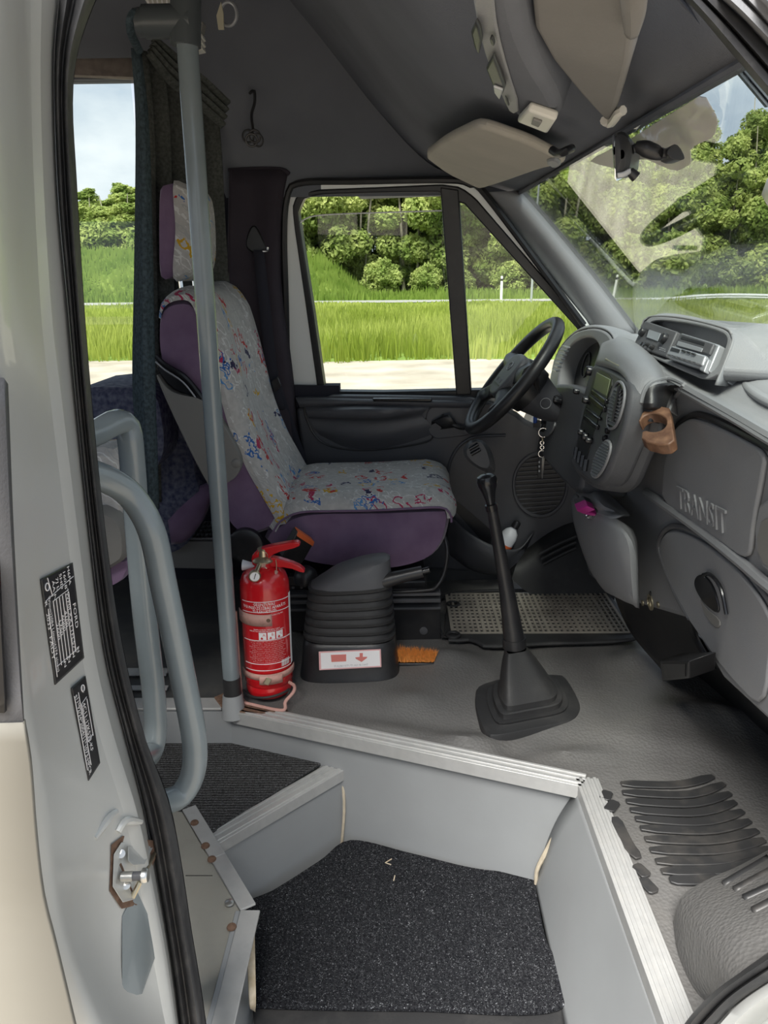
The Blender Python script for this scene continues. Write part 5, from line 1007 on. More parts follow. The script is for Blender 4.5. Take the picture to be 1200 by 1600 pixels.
# driver's rubber mat with raised lattice
mc = PZ([(692, 1000), (700, 934), (950, 932), (975, 960), (997, 1002), (850, 1012), (760, 1016), (740, 1006)], .006)
t = thing('floor_mat', 'black rubber lattice floor mat in the driver footwell', 'floor mat', P(840, 970, z=0))
MB().prism([p+A3(0, 0, .006) for p in mc], A3(0, 0, .005)).build('mat_base', M['rubber'], t, bev=.003)
M['matgrid'] = mat('dusty_mat_rubber', (.22, .20, .17), .8, col2=(.34, .31, .26), vs=12)
x0, x1, y0, y1 = mc[0][0]+.03, P(985, 1000, z=0)[0], mc[0][1]+.02, P(800, 936, z=0)[1]
def edge_x(y): return P(948, 932, z=0)[0]*(y-y0)/(y1-y0)+x1*(1-(y-y0)/(y1-y0))
nx = 34; ny = 13
for i in range(nx):
    x = x0+(x1-x0)*i/(nx-1); yb = y1 if x < P(948, 932, z=0)[0] else y0+(y1-y0)*max(.05, (x1-x)/(x1-P(948, 932, z=0)[0]+1e-6))
    MB().bar(A3(x, y0, .0195), A3(x, yb, .0195), .006 if i % 3 else .009, .006).build('mat_rib', M['matgrid'], t)
for j in range(ny):
    y = y0+(y1-y0)*j/(ny-1); MB().bar(A3(x0, y, .019), A3(min(x1, edge_x(y)), y, .019), .005, .005).build('mat_rib', M['matgrid'], t)
for p in [(708, 944), (708, 992)]: MB().ring(P(p[0], p[1], z=.022), (0, 0, 1), .018, .005, 20, 8).build('eyelet', M['rubber'], t)
MB().tube([p+A3(0, 0, .012) for p in cr(mc, 60, True)], .006, 8).build('mat_rim', M['rubber'], t)
# bottle in the door pocket
bp = P(795, 838, y=2.40); t = thing('bottle', 'white spray bottle lying in the dark door pocket', 'bottle', bp)
ax = unit(A3(.5, 0, .9)); MB().lathe([(.004, -.06), (.026, -.058), (.028, -.05), (.028, .0), (.022, .018), (.011, .03), (.011, .036)], bp, ax, 24).build('body', M['whitepl'], t)
MB().lathe([(.013, .034), (.013, .05), (.010, .058), (.002, .06)], bp, ax, 18).build('cap', M['black'], t)
MB().lathe([(.0287, -.048), (.0287, -.026)], bp, ax, 24).build('label_band', M['orange'], t)
# ------------------------------------------------------------------ dashboard
dash = thing('dashboard', 'grey moulded dashboard with centre console, vents and glove boxes', 'dashboard', (.6, 1.5, .6))
DP_ = Fr(A3(.535, 1.45, .78), A3(.535, .9, .78), A3(.60, 1.45, .2))
face = [(985, 605), (1045, 594), (1080, 610), (1140, 648), (1200, 686), (1300, 745), (1420, 830), (1420, 1300), (1300, 1230), (1200, 1128), (1130, 1062), (1075, 968), (1010, 948), (958, 932), (920, 900), (895, 800), (930, 760)]
plate(DP_, face, -.16, 0, 'fascia', M['dash'], dash, bev=.012, seg=3)
# top pad: front roll, shelf to the windscreen
b = MB()
b.loft([DP_.pts([(960, 560, .0), (1000, 575, .0), (1045, 600, .0), (1140, 655, .0), (1200, 692, .0), (1320, 762, .0), (1450, 850, 0)]),
        DP_.pts([(958, 540, .012), (1000, 560, .012), (1045, 590, .012), (1140, 643, .012), (1200, 678, .012), (1320, 748, .012), (1450, 836, .012)]),
        PX([(958, 528, .56), (1000, 546, .56), (1050, 575, .56), (1140, 626, .56), (1200, 660, .56), (1320, 730, .56), (1450, 815, .56)]),
        [A3(.62, y, .845+.01*(y-1.5)) for y in (2.35, 2.0, 1.75, 1.4, 1.15, .9, .62)], [A3(.80, y, .83) for y in (2.40, 2.1, 1.75, 1.4, 1.15, .9, .62)], [A3(1.0, y, .78) for y in (2.40, 2.1, 1.75, 1.4, 1.15, .9, .62)]], 50, 40)
b.build('top_pad', M['dash'], dash, sol=.004)
MB().tube(DP_.pts([(1000, 571, .014), (1045, 598, .010), (1140, 652, .010), (1200, 688, .010), (1320, 758, .010)]), .006, 8, 50).build('pad_lip', M['dash'], dash)
# glove boxes on the fascia
g1 = plate(DP_, chai([(1040, 785), (1042, 735), (1050, 692), (1064, 664), (1085, 652), (1110, 658), (1150, 676), (1205, 706), (1196, 760), (1186, 810), (1178, 878), (1120, 838)], 2, f=.18), 0, .009, 'glove_box_door', M['dash'], dash, bev=.006, seg=3)
MB().tube(DP_.pts([(1042, 782, .002), (1043, 735, .003), (1049, 695, .003), (1060, 665, .003), (1085, 648, .003), (1110, 653, .003), (1150, 671, .003), (1210, 703, .003)]), .006, 8, 60).build('glove_box_gap', M['black'], dash)
MB().tube(DP_.pts([(1010, 770, .002), (1038, 788, .005), (1100, 832, .006), (1160, 880, .006), (1200, 914, .006), (1290, 985, .008)]), .010, 8, 50).build('fascia_ridge', M['dash'], dash)
g2 = plate(DP_, chai([(1034, 850), (1046, 830), (1065, 828), (1105, 846), (1160, 890), (1195, 935), (1215, 975), (1200, 1112), (1140, 1050), (1080, 966), (1058, 925), (1040, 880)], 2, f=.2), 0, .008, 'glove_box_door', M['dash'], dash, bev=.006, seg=3)
MB().tube(DP_.pts([(1078, 966, .004), (1055, 925, .005), (1037, 880, .005), (1030, 850, .005), (1042, 826, .005), (1065, 823, .005), (1108, 841, .005), (1164, 886, .005), (1200, 930, .005), (1222, 975, .005)]), .006, 8, 60).build('glove_box_rim', M['dash_dark'], dash)
gh = plate(DP_, chai([(1093, 908), (1099, 897), (1110, 897), (1126, 918), (1136, 962), (1112, 945), (1098, 925)], 2), .006, .012, 'latch_recess', M['gloss_black'], g2, bev=.002)
MB().tube(DP_.pts([(1099, 898, .013), (1110, 898, .014), (1126, 919, .014), (1135, 960, .013)]), .0035, 8, 20).build('latch_lever', M['gloss_black'], g2)
plate(DP_, chai([(1100, 930), (1112, 950), (1133, 966), (1134, 980), (1124, 980), (1108, 958)], 1), .007, .010, 'latch_scoop', M['grey_pl'], g2, bev=.002)
u_ = unit(DP_.px(1140, 832)-DP_.px(1066, 790)); v_ = unit(np.cross(DP_.N, u_)); v_ = v_ if v_[2] > 0 else -v_
o_ = DP_.px(1068, 791)
wT = np.linalg.norm(DP_.px(1139, 834)-DP_.px(1066, 789))
text('TRANSIT', lambda u, v, w: o_+u_*u+v_*v+DP_.N*(.0094+w), 'raised_lettering', M['dash'], g1, size=wT/3.55, depth=.0018, xs=.98, spacing=.95)
plate(DP_, [(1185, 840), (1200, 770), (1300, 770), (1300, 920), (1205, 900)], .0, .010, 'side_vent', M['dash'], dash, bev=.006, ch=1)
plate(DP_, [(1192, 850), (1206, 800), (1290, 800), (1290, 900), (1210, 890)], .010, .012, 'vent_core', M['grey_pl'], dash, bev=.003, ch=1)
# socket and hole at the foot
so = DP_.px(1017, 941); MB().lathe([(.019, 0), (.019, .003), (.012, .003), (.010, .006), (.008, .006), (.0075, .001), (.001, .001)], so, DP_.N, 24).build('socket', M['brass'], dash)
for p in ((1005, 942), (1029, 945)): MB().lathe([(.007, 0), (.007, .003), (.004, .004)], DP_.px(*p), DP_.N, 12).build('socket_screw', M['brass'], dash)
MB().lathe([(.007, 0), (.006, .002), (.001, .002)], DP_.px(1017, 928), DP_.N, 14).build('screw_hole', M['black'], dash)
# lower bolster box at the foot of the console
xb = .50
b = MB()
b.loft([PX([(893, 782, .49), (898, 820, .49), (918, 880, .50), (945, 922, .51), (965, 930, .54)]), PX([(900, 772, .475), (912, 830, .47), (930, 880, .475), (958, 925, .49), (975, 938, .52)]), PX([(912, 790, .465), (940, 838, .455), (955, 885, .46), (972, 928, .475), (990, 944, .51)]), PX([(960, 810, .475), (980, 840, .465), (985, 890, .465), (990, 935, .48), (994, 948, .51)]), PX([(988, 828, .50), (995, 850, .50), (997, 895, .505), (997, 940, .51), (998, 950, .53)])], 24, 24)
b.loft([PX([(893, 782, .49), (905, 765, .50), (925, 758, .52)]), PX([(903, 773, .475), (925, 765, .49), (950, 772, .51)]), PX([(918, 795, .463), (945, 790, .475), (970, 790, .53)]), PX([(955, 812, .468), (972, 806, .49), (984, 806, .54)])], 16, 16)
b.build('lower_bolster', M['dash'], dash, sol=.004)
b = MB(); b.loft([PX([(955, 915, .58), (1010, 925, .60), (1085, 950, .63)]), PX([(985, 985, .62), (1020, 985, .64), (1090, 995, .66)]), PX([(1040, 1052, .66), (1070, 1052, .67), (1118, 1045, .68)])], 14, 14); b.build('lower_bracket', M['black'], dash, sol=.006)
plate(Fr(A3(.63, 1.5, .2), A3(.63, 1.2, .2), A3(.67, 1.5, .1)), [(1066, 1020), (1120, 1018), (1118, 1046), (1068, 1053)], .0, .05, 'duct_mouth', M['black'], dash, bev=.003)
plate(Fr(A3(.63, 1.5, .2), A3(.63, 1.2, .2), A3(.67, 1.5, .1)), [(1071, 1024), (1115, 1022), (1113, 1042), (1072, 1048)], .0505, .052, 'duct_opening', M['rib'], dash, bev=0)
MB().lathe([(.004, 0), (.003, .002)], P(1047, 1036, x=.63), (-1, 0, .2), 10).build('screw', M['white'], dash)
b = MB(); b.loft([PX([(1010, 950, .64), (1080, 985, .68), (1200, 1115, .68), (1300, 1225, .68)]), PX([(1050, 1060, .76), (1090, 1060, .80), (1180, 1120, .82), (1300, 1240, .84)]), PX([(1000, 1080, .85), (1060, 1110, .88), (1200, 1160, .92), (1330, 1280, .95)])], 20, 12); b.build('under_panel', M['rubber'], dash, sol=.004)
# centre console
CF = Fr(A3(.44, 1.72, .75), A3(.42, 1.36, .75), A3(.40, 1.72, .45))
cap = [(892, 707), (892, 725), (899, 738), (912, 747), (925, 757), (935, 757), (945, 746), (958, 714), (974, 671), (982, 627), (983, 603), (978, 591), (964, 581), (937, 568), (930, 570), (924, 585), (910, 632), (897, 692)]
plate(CF, chai(cap, 1), -.05, .0, 'console_panel', M['dash_dark'], dash, bev=.009, seg=3)
plate(Fr(A3(.452, 1.72, .75), A3(.432, 1.36, .75), A3(.412, 1.72, .45)), chai([(890, 706), (890, 728), (899, 743), (912, 755), (926, 764), (938, 764), (950, 750), (963, 716), (979, 672), (988, 627), (989, 600), (982, 588), (965, 576), (937, 563), (926, 566), (919, 585), (907, 632), (895, 692)], 1), -.07, .0, 'console_body', M['dash_dark'], dash, bev=.016, seg=3)
b = MB(); b.loft([CF.pts([(930, 570, -.002), (950, 575, -.002), (970, 584, -.002), (983, 604, -.004), (983, 635, -.004)]), PX([(936, 552, .47), (958, 553, .46), (985, 565, .46), (1005, 592, .46), (1012, 640, .465)]), PX([(940, 538, .52), (965, 534, .50), (1000, 550, .50), (1030, 590, .49), (1040, 640, .50)]), PX([(950, 526, .56), (975, 528, .55), (1010, 548, .55), (1050, 594, .55), (1060, 650, .54)])], 24, 20); b.build('console_top', M['dash'], dash, sol=.004)
bay = plate(CF, [(933, 575), (958, 588), (956, 608), (929, 671), (918, 716), (911, 733), (900, 720), (901, 697), (916, 632)], .0, .0015, 'radio_bay', M['black'], dash, bev=0, ch=1)
plate(CF, [(935, 582), (956, 593), (950, 619), (929, 607)], .0015, .004, 'display', M['screen'], bay, bev=.001)
for (a, c, w) in [((926, 612), (948, 628), .010), ((922, 622), (945, 640), .012), ((918, 640), (938, 655), .006), ((914, 652), (934, 668), .010)]:
    MB().bar(CF.px(*a, .004), CF.px(*c, .004), w, .008, CF.N).build('radio_key_row', M['gloss_black'], bay, bev=.002)
for p, r_ in [((920, 626), .008), ((924, 580), .011), ((913, 676), .007), ((919, 683), .009), ((925, 689), .007), ((905, 612), .007)]: MB().lathe([(r_, 0), (r_, .01), (r_*.8, .014), (.001, .014)], CF.px(*p, .001), CF.N, 18).build('knob', M['gloss_black'], bay)
for k in range(4):
    x, y = 900+k*5, 708+k*6.3; MB().tube([CF.px(x+2, y-9, .004), CF.px(x-1, y+9, .004)], .0065, 10).build('switch', M['gloss_black'], bay)
def vent(outl, n, nm, p0, p1, half, tiltv):
    vb = plate(CF, outl, .0, .0012, nm, M['black'], dash, bev=0, ch=2)
    o = chai(CF.pts(outl, .003), 2); MB().tube(o+[o[0]], .003, 6).build('vent_rim', M['dash'], vb)
    for k in range(n):
        s = (k+.5)/n; c = (p0[0]*(1-s)+p1[0]*s, p0[1]*(1-s)+p1[1]*s); h = half*math.sin(math.pi*min(.9, max(.1, s)))**.5
        MB().bar(CF.px(c[0]-h, c[1]-h*tiltv, .004), CF.px(c[0]+h, c[1]+h*tiltv, .004), .009, .0022, CF.N+CF.V*.6).build('vent_slat', M['dash_dark'], vb)
    return vb
v1 = vent([(968, 594), (977, 606), (975, 632), (965, 664), (954, 672), (948, 664), (953, 632), (960, 603)], 11, 'air_vent', (966, 606), (956, 664), 8.5, .5)
vent([(947, 687), (955, 692), (953, 710), (942, 736), (931, 747), (925, 743), (925, 735), (935, 705)], 12, 'air_vent', (949, 690), (929, 742), 8.5, .5)
MB().tube([CF.px(968, 602, .008), CF.px(957, 658, .008)], .003, 8).build('vent_handle', M['black'], v1)
for p in ((952, 673), (948, 685)): MB().lathe([(.007, 0), (.007, .006), (.005, .008), (.001, .008)], CF.px(*p, 0), CF.N, 16).build('vent_knob', M['gloss_black'], dash)
# coin tray on the console top, cup recess
TF = Fr(P(965, 566, x=.475), P(985, 575, x=.475), P(972, 552, x=.51))
cn = plate(TF, chai([(962, 562), (969, 553), (982, 560), (976, 575), (964, 574)], 1), .001, .006, 'coin_tray', M['gloss_black'], dash, bev=.002)
fb = TF.pts([(958, 562), (968, 551), (985, 559), (978, 578), (961, 574)], .004); fb = chai(fb, 2); MB().tube(fb+[fb[0]], .003, 6).build('coin_tray_rim', M['dash'], dash)
MB().tube(TF.pts([(947, 561, .010), (968, 572, .012)]), .0022, 8).build('brass_pin', M['brass'], dash)
dsurf = [o for o in dash.children if o.name.split('.')[0] in ('fascia', 'console_top', 'top_pad', 'console_body', 'glove_box_door')]
h_ = hits(dsurf, chai([(1006, 646), (1010, 616), (1020, 602), (1047, 597), (1061, 604), (1049, 617), (1041, 640), (1030, 660), (1008, 660)], 2), .004)
lA, lB = cr([A3(*q, 0) for q in [(1004, 656), (1007, 620), (1018, 603), (1047, 597)]], 12), cr([A3(*q, 0) for q in [(1030, 662), (1040, 640), (1048, 618), (1062, 604)]], 12)
rows = [[p*(1-s)+q*s+unit(CP-p)*.07*s*(1-s) for s in np.linspace(0, 1, 8)] for p, q in zip(cr(hits(dsurf, [a[:2] for a in lA], .022), 16), cr(hits(dsurf, [a[:2] for a in lB], .022), 16))]
MB().grid(rows).build('cup_recess', M['black'], dash)
for l_ in ([(1000, 664), (1001, 640), (1006, 614), (1018, 598), (1048, 592), (1070, 601)], [(1036, 660), (1045, 640), (1054, 622), (1070, 601)]): MB().tube(cr(hits(dsurf, cr([A3(*q, 0)[:2] for q in l_], 16), .002), 24), .0045, 8).build('cup_recess_rim', M['dash'], dash)
# instrument hood
HX = Fr(A3(.50, 2.2, .75), A3(.50, 1.9, .75), A3(.47, 2.2, .6))
ho = [(856, 606), (864, 565), (878, 537), (900, 517), (928, 511), (952, 520), (960, 545), (948, 590), (930, 618), (905, 668), (868, 650)]
hi = [(870, 606), (876, 566), (890, 540), (908, 527), (927, 527), (938, 543), (937, 572), (926, 602), (908, 645), (880, 634)]
frame_band(HX, ho, hi, -.14, .0, 'instrument_hood', M['dash'], dash, bev=.006, n=90, ch=2)
plate(HX, chai(hi, 1), -.06, -.05, 'instrument_face', M['gloss_black'], dash, bev=0)
for c in ((893, 585), (915, 570)):
    MB().ring(HX.px(*c, -.048), HX.N, .035, .002, 30, 6).build('gauge_ring', M['dash_dark'], dash)
b = MB(); b.loft([[p-HX.N*.004 for p in cr(HX.pts([(858, 600), (864, 565), (878, 537), (900, 517), (928, 511), (952, 520), (962, 545)]), 20)], PX([(864, 590, .60), (872, 556, .60), (888, 530, .60), (912, 512, .60), (940, 509, .60), (966, 519, .60), (985, 540, .60)]), PX([(880, 580, .72), (890, 550, .72), (910, 528, .72), (935, 515, .72), (962, 512, .72), (988, 522, .72), (1000, 545, .72)])], 30, 14); b.build('hood_top', M['dash'], dash, sol=.004)
for k in range(7): MB().bar(P(866+k*2.3, 578-k*6.2, x=.475), P(872+k*2.6, 580-k*6.2, x=.475), .012, .003, (0, 1, 0)).build('demister_slat', M['silver_pl'], dash)
# knee panel, lock barrel, stalk knob
KP = Fr(A3(.47, 2.25, .6), A3(.46, 1.8, .6), A3(.44, 2.25, .4))
plate(KP, chai([(808, 672), (836, 610), (880, 596), (925, 612), (938, 640), (925, 690), (908, 745), (903, 775), (870, 745), (835, 700)], 1), -.12, .0, 'knee_panel', M['dash_dark'], dash, bev=.012, seg=3)
plate(KP, chai([(826, 660), (845, 638), (868, 650), (870, 668), (856, 686), (835, 680)], 2), .0, .006, 'lock_surround', M['dash'], dash, bev=.004)
lk_ = KP.px(851, 664, .006); MB().lathe([(.022, 0), (.022, .010), (.016, .013), (.001, .013)], lk_, KP.N, 24).build('ignition_lock', M['black'], dash)
MB().lathe([(.017, .0), (.017, .002), (.012, .002)], lk_+KP.N*.013, KP.N, 20).build('lock_ring', M['chrome'], dash)
plate(KP, chai([(862, 620), (872, 612), (881, 618), (880, 632), (870, 640), (861, 632)], 1), .0, .03, 'light_switch', M['gloss_black'], dash, bev=.006)
# keys
t = thing('key_ring', 'bunch of keys on a chain hanging from the ignition lock', 'keys', KP.px(848, 700, .02))
MB().prism([lk_+KP.N*.013+A3(0, y, z) for y, z in ((-.004, -.012), (.004, -.012), (.004, .012), (-.004, .012))], KP.N*.022).build('key_blade', M['black'], t, bev=.001)
MB().box(lk_+KP.N*.03+A3(0, 0, .012), (.012, .010, .022)).build('key_head', M['blue'], t, bev=.003)
yk = lk_[1]-.03
MB().ring(P(849, 676, y=yk), A3(.3, 1, 0), .014, .0014, 28, 6).build('split_ring', M['chrome'], t)
MB().tube(PY([(848, 683), (848, 690)], yk), .004, 8).build('clasp', M['brass'], t)
for k in range(4): MB().ring(P(847, 692+k*3.6, y=yk), A3(.2+.9*(k % 2), 1-.8*(k % 2), 0), .0055, .0013, 16, 6).build('chain_link', M['chrome'], t)
MB().ring(P(847, 709, y=yk), A3(.2, 1, .1), .011, .0013, 24, 6).build('split_ring', M['chrome'], t)
MB().prism(PY([(842, 714), (847, 714), (845, 744), (841, 747), (840, 740)], yk), A3(0, .006, 0)).build('fob', M['black'], t, bev=.001)
MB().prism(PY([(847, 714), (851, 716), (848, 748), (846, 748)], yk-.004), A3(0, .003, 0)).build('key', M['chrome'], t, bev=.0005)
for k in range(3): MB().box(P(842.5, 722+k*7, y=yk-.001), (.004, .002, .006)).build('fob_button', M['silver_pl'], t)
# ------------------------------------------------------------------ steering wheel and column
wc = P(801, 588, y=2.24); wn = unit(A3(-.78, 0, .62)); wt_ = A3(.62, 0, .78); wy = A3(0, -1, 0)
wheel = thing('steering_wheel', 'black four spoke steering wheel with oval badge in front of the door', 'steering wheel', wc)
RW = .188
b = MB(); b.ring(wc, wn, RW, .0185, 72, 14); b.build('rim', M['black'], wheel)
wp = lambda u, v, w: wc+wy*u+wt_*v+wn*w
MB().prism([p for p in chai([wp(-.085, .052, -.012), wp(-.03, .066, -.012), wp(.03, .066, -.012), wp(.085, .052, -.012), wp(.088, -.01, -.012), (wp(.062, -.078, -.012)), wp(-.062, -.078, -.012), wp(-.088, -.01, -.012)], 2)], wn*.036).build('hub_pad', M['dash_dark'], wheel, bev=.011, seg=4)
MB().lathe([(.07, -.075), (.075, -.03), (.068, -.005)], wc, wn, 28).build('hub_back', M['black'], wheel)
for sgn in (-1, 1):
    for (v0, v1, w0, w1) in ((.02, .035, .032, .026), (-.055, -.105, .028, .024)):
        b = MB(); b.loft([[wp(sgn*.07, v0+w0, -.008), wp(sgn*.125, (v0+v1)/2+w1, -.012), wp(sgn*(RW**2-v1**2)**.5*.985, v1+w1*.8, -.002)], [wp(sgn*.07, v0, .006), wp(sgn*.125, (v0+v1)/2, .004), wp(sgn*(RW**2-v1**2)**.5*.985, v1, .010)], [wp(sgn*.07, v0-w0, -.008), wp(sgn*.125, (v0+v1)/2-w1, -.012), wp(sgn*(RW**2-v1**2)**.5*.985, v1-w1*.8, -.002)]], 10, 9)
        b.build('spoke', M['black'], wheel, sol=.014, off=-1)
em = [wp(.022*math.cos(a), .018+.013*math.sin(a), .0255) for a in np.linspace(0, 6.283, 25)]; MB().tube(em, .0016, 6).build('badge_rim', M['dash'], wheel)
text('Ford', lambda u, v, w: wp(u, .013+v, .0248+w*.5), 'badge_script', M['dash'], wheel, size=.016, depth=.0006, align='CENTER', res=1)
MB().bar(wp(-.055, -.045, .0245), wp(.055, -.045, .0245), .003, .002, wn).build('pad_line', M['black'], wheel)
for u in (-.03, .03): MB().ring(wp(u, -.03, .0245), wn, .006, .001, 14, 5).build('horn_mark', M['dash'], wheel)
c = wc-wn*.05; col = thing('steering_column', 'dark grey steering column cowl behind the wheel with control stalks', 'steering column', c)
b = MB(); b.loft([cr([c+wy*.06*math.cos(a)+wt_*.058*math.sin(a)-wn*d for a in np.linspace(0, 6.283, 13)[:-1]], 24, True) for d in (.0,)]+[cr([c+wy*r_*math.cos(a)+wt_*r_*.95*math.sin(a)-wn*d for a in np.linspace(0, 6.283, 13)[:-1]], 24, True) for d, r_ in ((.02, .068), (.06, .058), (.10, .046), (.13, .03))], 24, 12, closed_v=True); b.build('cowl', M['door_dark'], col)
MB().ring(c+wy*.066-wn*.06, wy, .015, .001, 20, 6).build('cowl_cap', M['dash'], col)
MB().tube([c-wn*.03-wy*.05, c-wn*.02-wy*.12, c-wn*.005-wy*.17], [.009, .009, .012], 12).build('stalk', M['black'], col)
p0 = P(842, 575, y=2.12); MB().tube([c-wn*.04+wy*.05, p0*.7+(c)*.3, p0], [.008, .009, .013], 12, 10).build('stalk', M['black'], col)
# ------------------------------------------------------------------ radio pod on the dashboard
pod = thing('radio_pod', 'grey hooded pod on the dashboard holding two slot-in units', 'console pod', P(1070, 560, x=.56))
QF = Fr(A3(.545, 1.75, .86), A3(.545, 1.3, .86), A3(.60, 1.75, .96))
oo = [(990, 546), (1002, 512), (1010, 498), (1025, 493), (1085, 500), (1130, 512), (1143, 522), (1144, 536), (1118, 602), (1060, 578)]
ii = [(995, 543), (1007, 514), (1014, 504), (1028, 500), (1082, 507), (1125, 519), (1135, 527), (1135, 538), (1112, 592), (1060, 570)]
dv = A3(.26, -.0, -.02)
b = MB(); b.band(chai(QF.pts(oo), 2), chai(QF.pts(ii), 2), dv, 90); b.build('shell', M['dash'], pod, bev=.004)
MB().prism([p+dv*.08 for p in chai(QF.pts(ii), 1)], dv*.05).build('pod_back', M['dash'], pod)
b = MB(); b.loft([QF.pts([(1142, 522, 0), (1144, 536, 0), (1118, 602, 0)]), [p for p in PX([(1165, 527, .66), (1170, 545, .66), (1150, 604, .60)])], [p for p in PX([(1215, 545, .80), (1222, 560, .80), (1225, 600, .70)])], [p for p in PX([(1265, 570, .88), (1270, 590, .86), (1270, 612, .80)])]], 12, 14); b.build('pod_flank', M['dash'], pod, sol=.004)
b = MB(); b.loft([QF.pts([(1002, 512, 0), (1012, 496, 0), (1060, 496, 0), (1130, 512, 0), (1143, 523, 0)]), PX([(1030, 502, .68), (1045, 492, .68), (1090, 498, .68), (1150, 516, .68), (1167, 528, .67)]), PX([(1060, 520, .84), (1080, 512, .84), (1120, 516, .84), (1190, 536, .82), (1215, 546, .80)])], 24, 12); b.build('pod_top', M['dash'], pod, sol=.004)
MB().ring(P(1155, 577, x=.63), A3(-.3, -1, .1), .018, .0012, 30, 6).build('blanking_cap', M['dash_dark'], pod)
# tachograph
ta = thing('tachograph', 'black slot-in recorder with grey screen and two knobs in the pod, left unit', 'recorder', QF.px(1025, 530))
plate(QF, [(1010, 502), (1060, 519), (1042, 559), (991, 542)], -.08, .004, 'body', M['dash_dark'], ta, bev=.003)
plate(QF, [(1014, 516), (1038, 523), (1033, 535), (1012, 528)], .004, .0055, 'screen_frame', M['black'], ta, bev=.001)
plate(QF, [(1018, 517), (1036, 523), (1031, 535), (1014, 529)], .0055, .0065, 'screen', M['screen_grey'], ta, bev=0)
for p, r_ in (((1006, 520), .010), ((1040, 530), .011), ((1021, 544), .0055), ((1014, 540), .004)): MB().lathe([(r_, 0), (r_, .007), (r_*.85, .010), (.001, .010)], QF.px(*p, .004), QF.N, 20).build('knob', M['black'], ta)
for p in ((1003, 537), (1007, 539)): MB().lathe([(.004, 0), (.0035, .003), (.001, .003)], QF.px(*p, .004), QF.N, 12).build('key', M['gloss_black'], ta)
for i in range(4):
    for j in range(2): MB().box(QF.px(1031+i*2.6, 543+i*.9+j*3, .0045), (.002, .003, .002)).build('key', M['silver_pl'], ta)
# cassette radio
ra = thing('car_radio', 'silver cassette radio with open slot in the pod, right unit', 'radio', QF.px(1090, 552))
plate(QF, [(1068, 522), (1128, 541), (1110, 583), (1048, 562)], -.08, .006, 'frame', M['silver_pl'], ra, bev=.003)
plate(QF, [(1071, 525), (1124, 542), (1116, 559), (1062, 544)], .006, .012, 'deck_front', M['dash_dark'], ra, bev=.002)
plate(QF, [(1074, 530), (1110, 541), (1109, 545), (1072, 534)], .012, .013, 'cassette_slot', M['black'], ra, bev=0)
plate(QF, [(1069, 538), (1108, 550), (1105, 556), (1066, 545)], .012, .014, 'deck_door', M['silver_pl'], ra, bev=.001)
plate(QF, [(1060, 546), (1114, 562), (1107, 578), (1051, 560)], .006, .016, 'control_strip', M['silver_pl'], ra, bev=.003)
plate(QF, [(1061, 549), (1074, 553), (1072, 558), (1058, 554)], .016, .017, 'display', M['black'], ra, bev=0)
for k in range(3): plate(QF, [(1078+k*8, 553+k*2.5), (1084+k*8, 555+k*2.5), (1083+k*8, 558+k*2.5), (1077+k*8, 556+k*2.5)], .016, .019, 'key', M['black'], ra, bev=.001)
for k in range(6): plate(QF, [(1056+k*8, 560+k*2.4), (1061+k*8, 561.5+k*2.4), (1060+k*8, 563.5+k*2.4), (1055+k*8, 562+k*2.4)], .016, .018, 'key', M['dash_dark'], ra, bev=.0005)
plate(QF, [(1108, 564), (1116, 566), (1108, 586), (1101, 583)], .0, .012, 'removal_clip', M['silver_pl'], pod, bev=.002)
# airbag style panel on the far right of the pad
b = MB(); o_ = chai(PX([(1150, 602, .60), (1200, 600, .68), (1300, 620, .70), (1350, 700, .60), (1215, 650, .57), (1170, 628, .57)], None), 2); b.prism([p+A3(0, 0, .004) for p in o_], A3(0, 0, .012)); b.build('pad_cover', M['dash'], dash, bev=.005)
# wooden cup holder
c0 = P(1030, 662, x=.465); WN = unit(A3(-.45, -.25, .86)); WU = unit(A3(.1, -1, 0)-WN*(A3(.1, -1, 0)@WN))
UF = Fr(c0, c0+WU, c0+np.cross(WN, WU)); 
t = thing('cup_holder', 'wooden C-shaped cup holder fixed to the dashboard edge', 'cup holder', c0)
hc_ = np.array([1021.0, 660.0]); th = np.radians(np.linspace(168, -172, 30)); 
hole = [(hc_[0]+20.5*math.cos(a), hc_[1]-14.5*math.sin(a)) for a in np.radians(np.linspace(168, -122, 30))]
outer = [(1003, 674), (1002, 684), (1010, 690), (1030, 695), (1045, 694), (1054, 687), (1050, 660), (1046, 637), (1030, 634), (1013, 636), (1003, 645), (997, 658)]
pl_ = UF.pts(outer+hole); MB().prism(pl_, -UF.N*.022 if UF.N[2] > 0 else UF.N*.022).build('ring', M['wood'], t, bev=.003)
# magenta device on the lower bolster
t = thing('plug_adapter', 'small black and magenta plug standing in the socket below the console', 'plug', P(920, 798, x=.46))
plate(Fr(P(920, 800, x=.452), P(930, 805, x=.452), P(915, 780, x=.462)), [(909, 793), (926, 786), (931, 797), (914, 804)], .0, .022, 'body', M['magenta'], t, bev=.003)
plate(Fr(P(920, 800, x=.452), P(930, 805, x=.452), P(915, 780, x=.462)), [(908, 786), (923, 780), (927, 787), (911, 794)], .0, .022, 'cap', M['dash_dark'], t, bev=.003)
MB().lathe([(.016, 0), (.017, .004), (.013, .006)], P(926, 803, x=.458), A3(-.6, -.2, .7), 20).build('socket_ring', M['chrome'], t)
plate(Fr(P(912, 785, x=.475), P(925, 780, x=.475), P(905, 790, x=.472)), [(902, 794), (908, 784), (921, 777), (923, 781), (912, 788), (905, 796)], .0, .004, 'yellow_sticker', M['yellow'], t, bev=0)
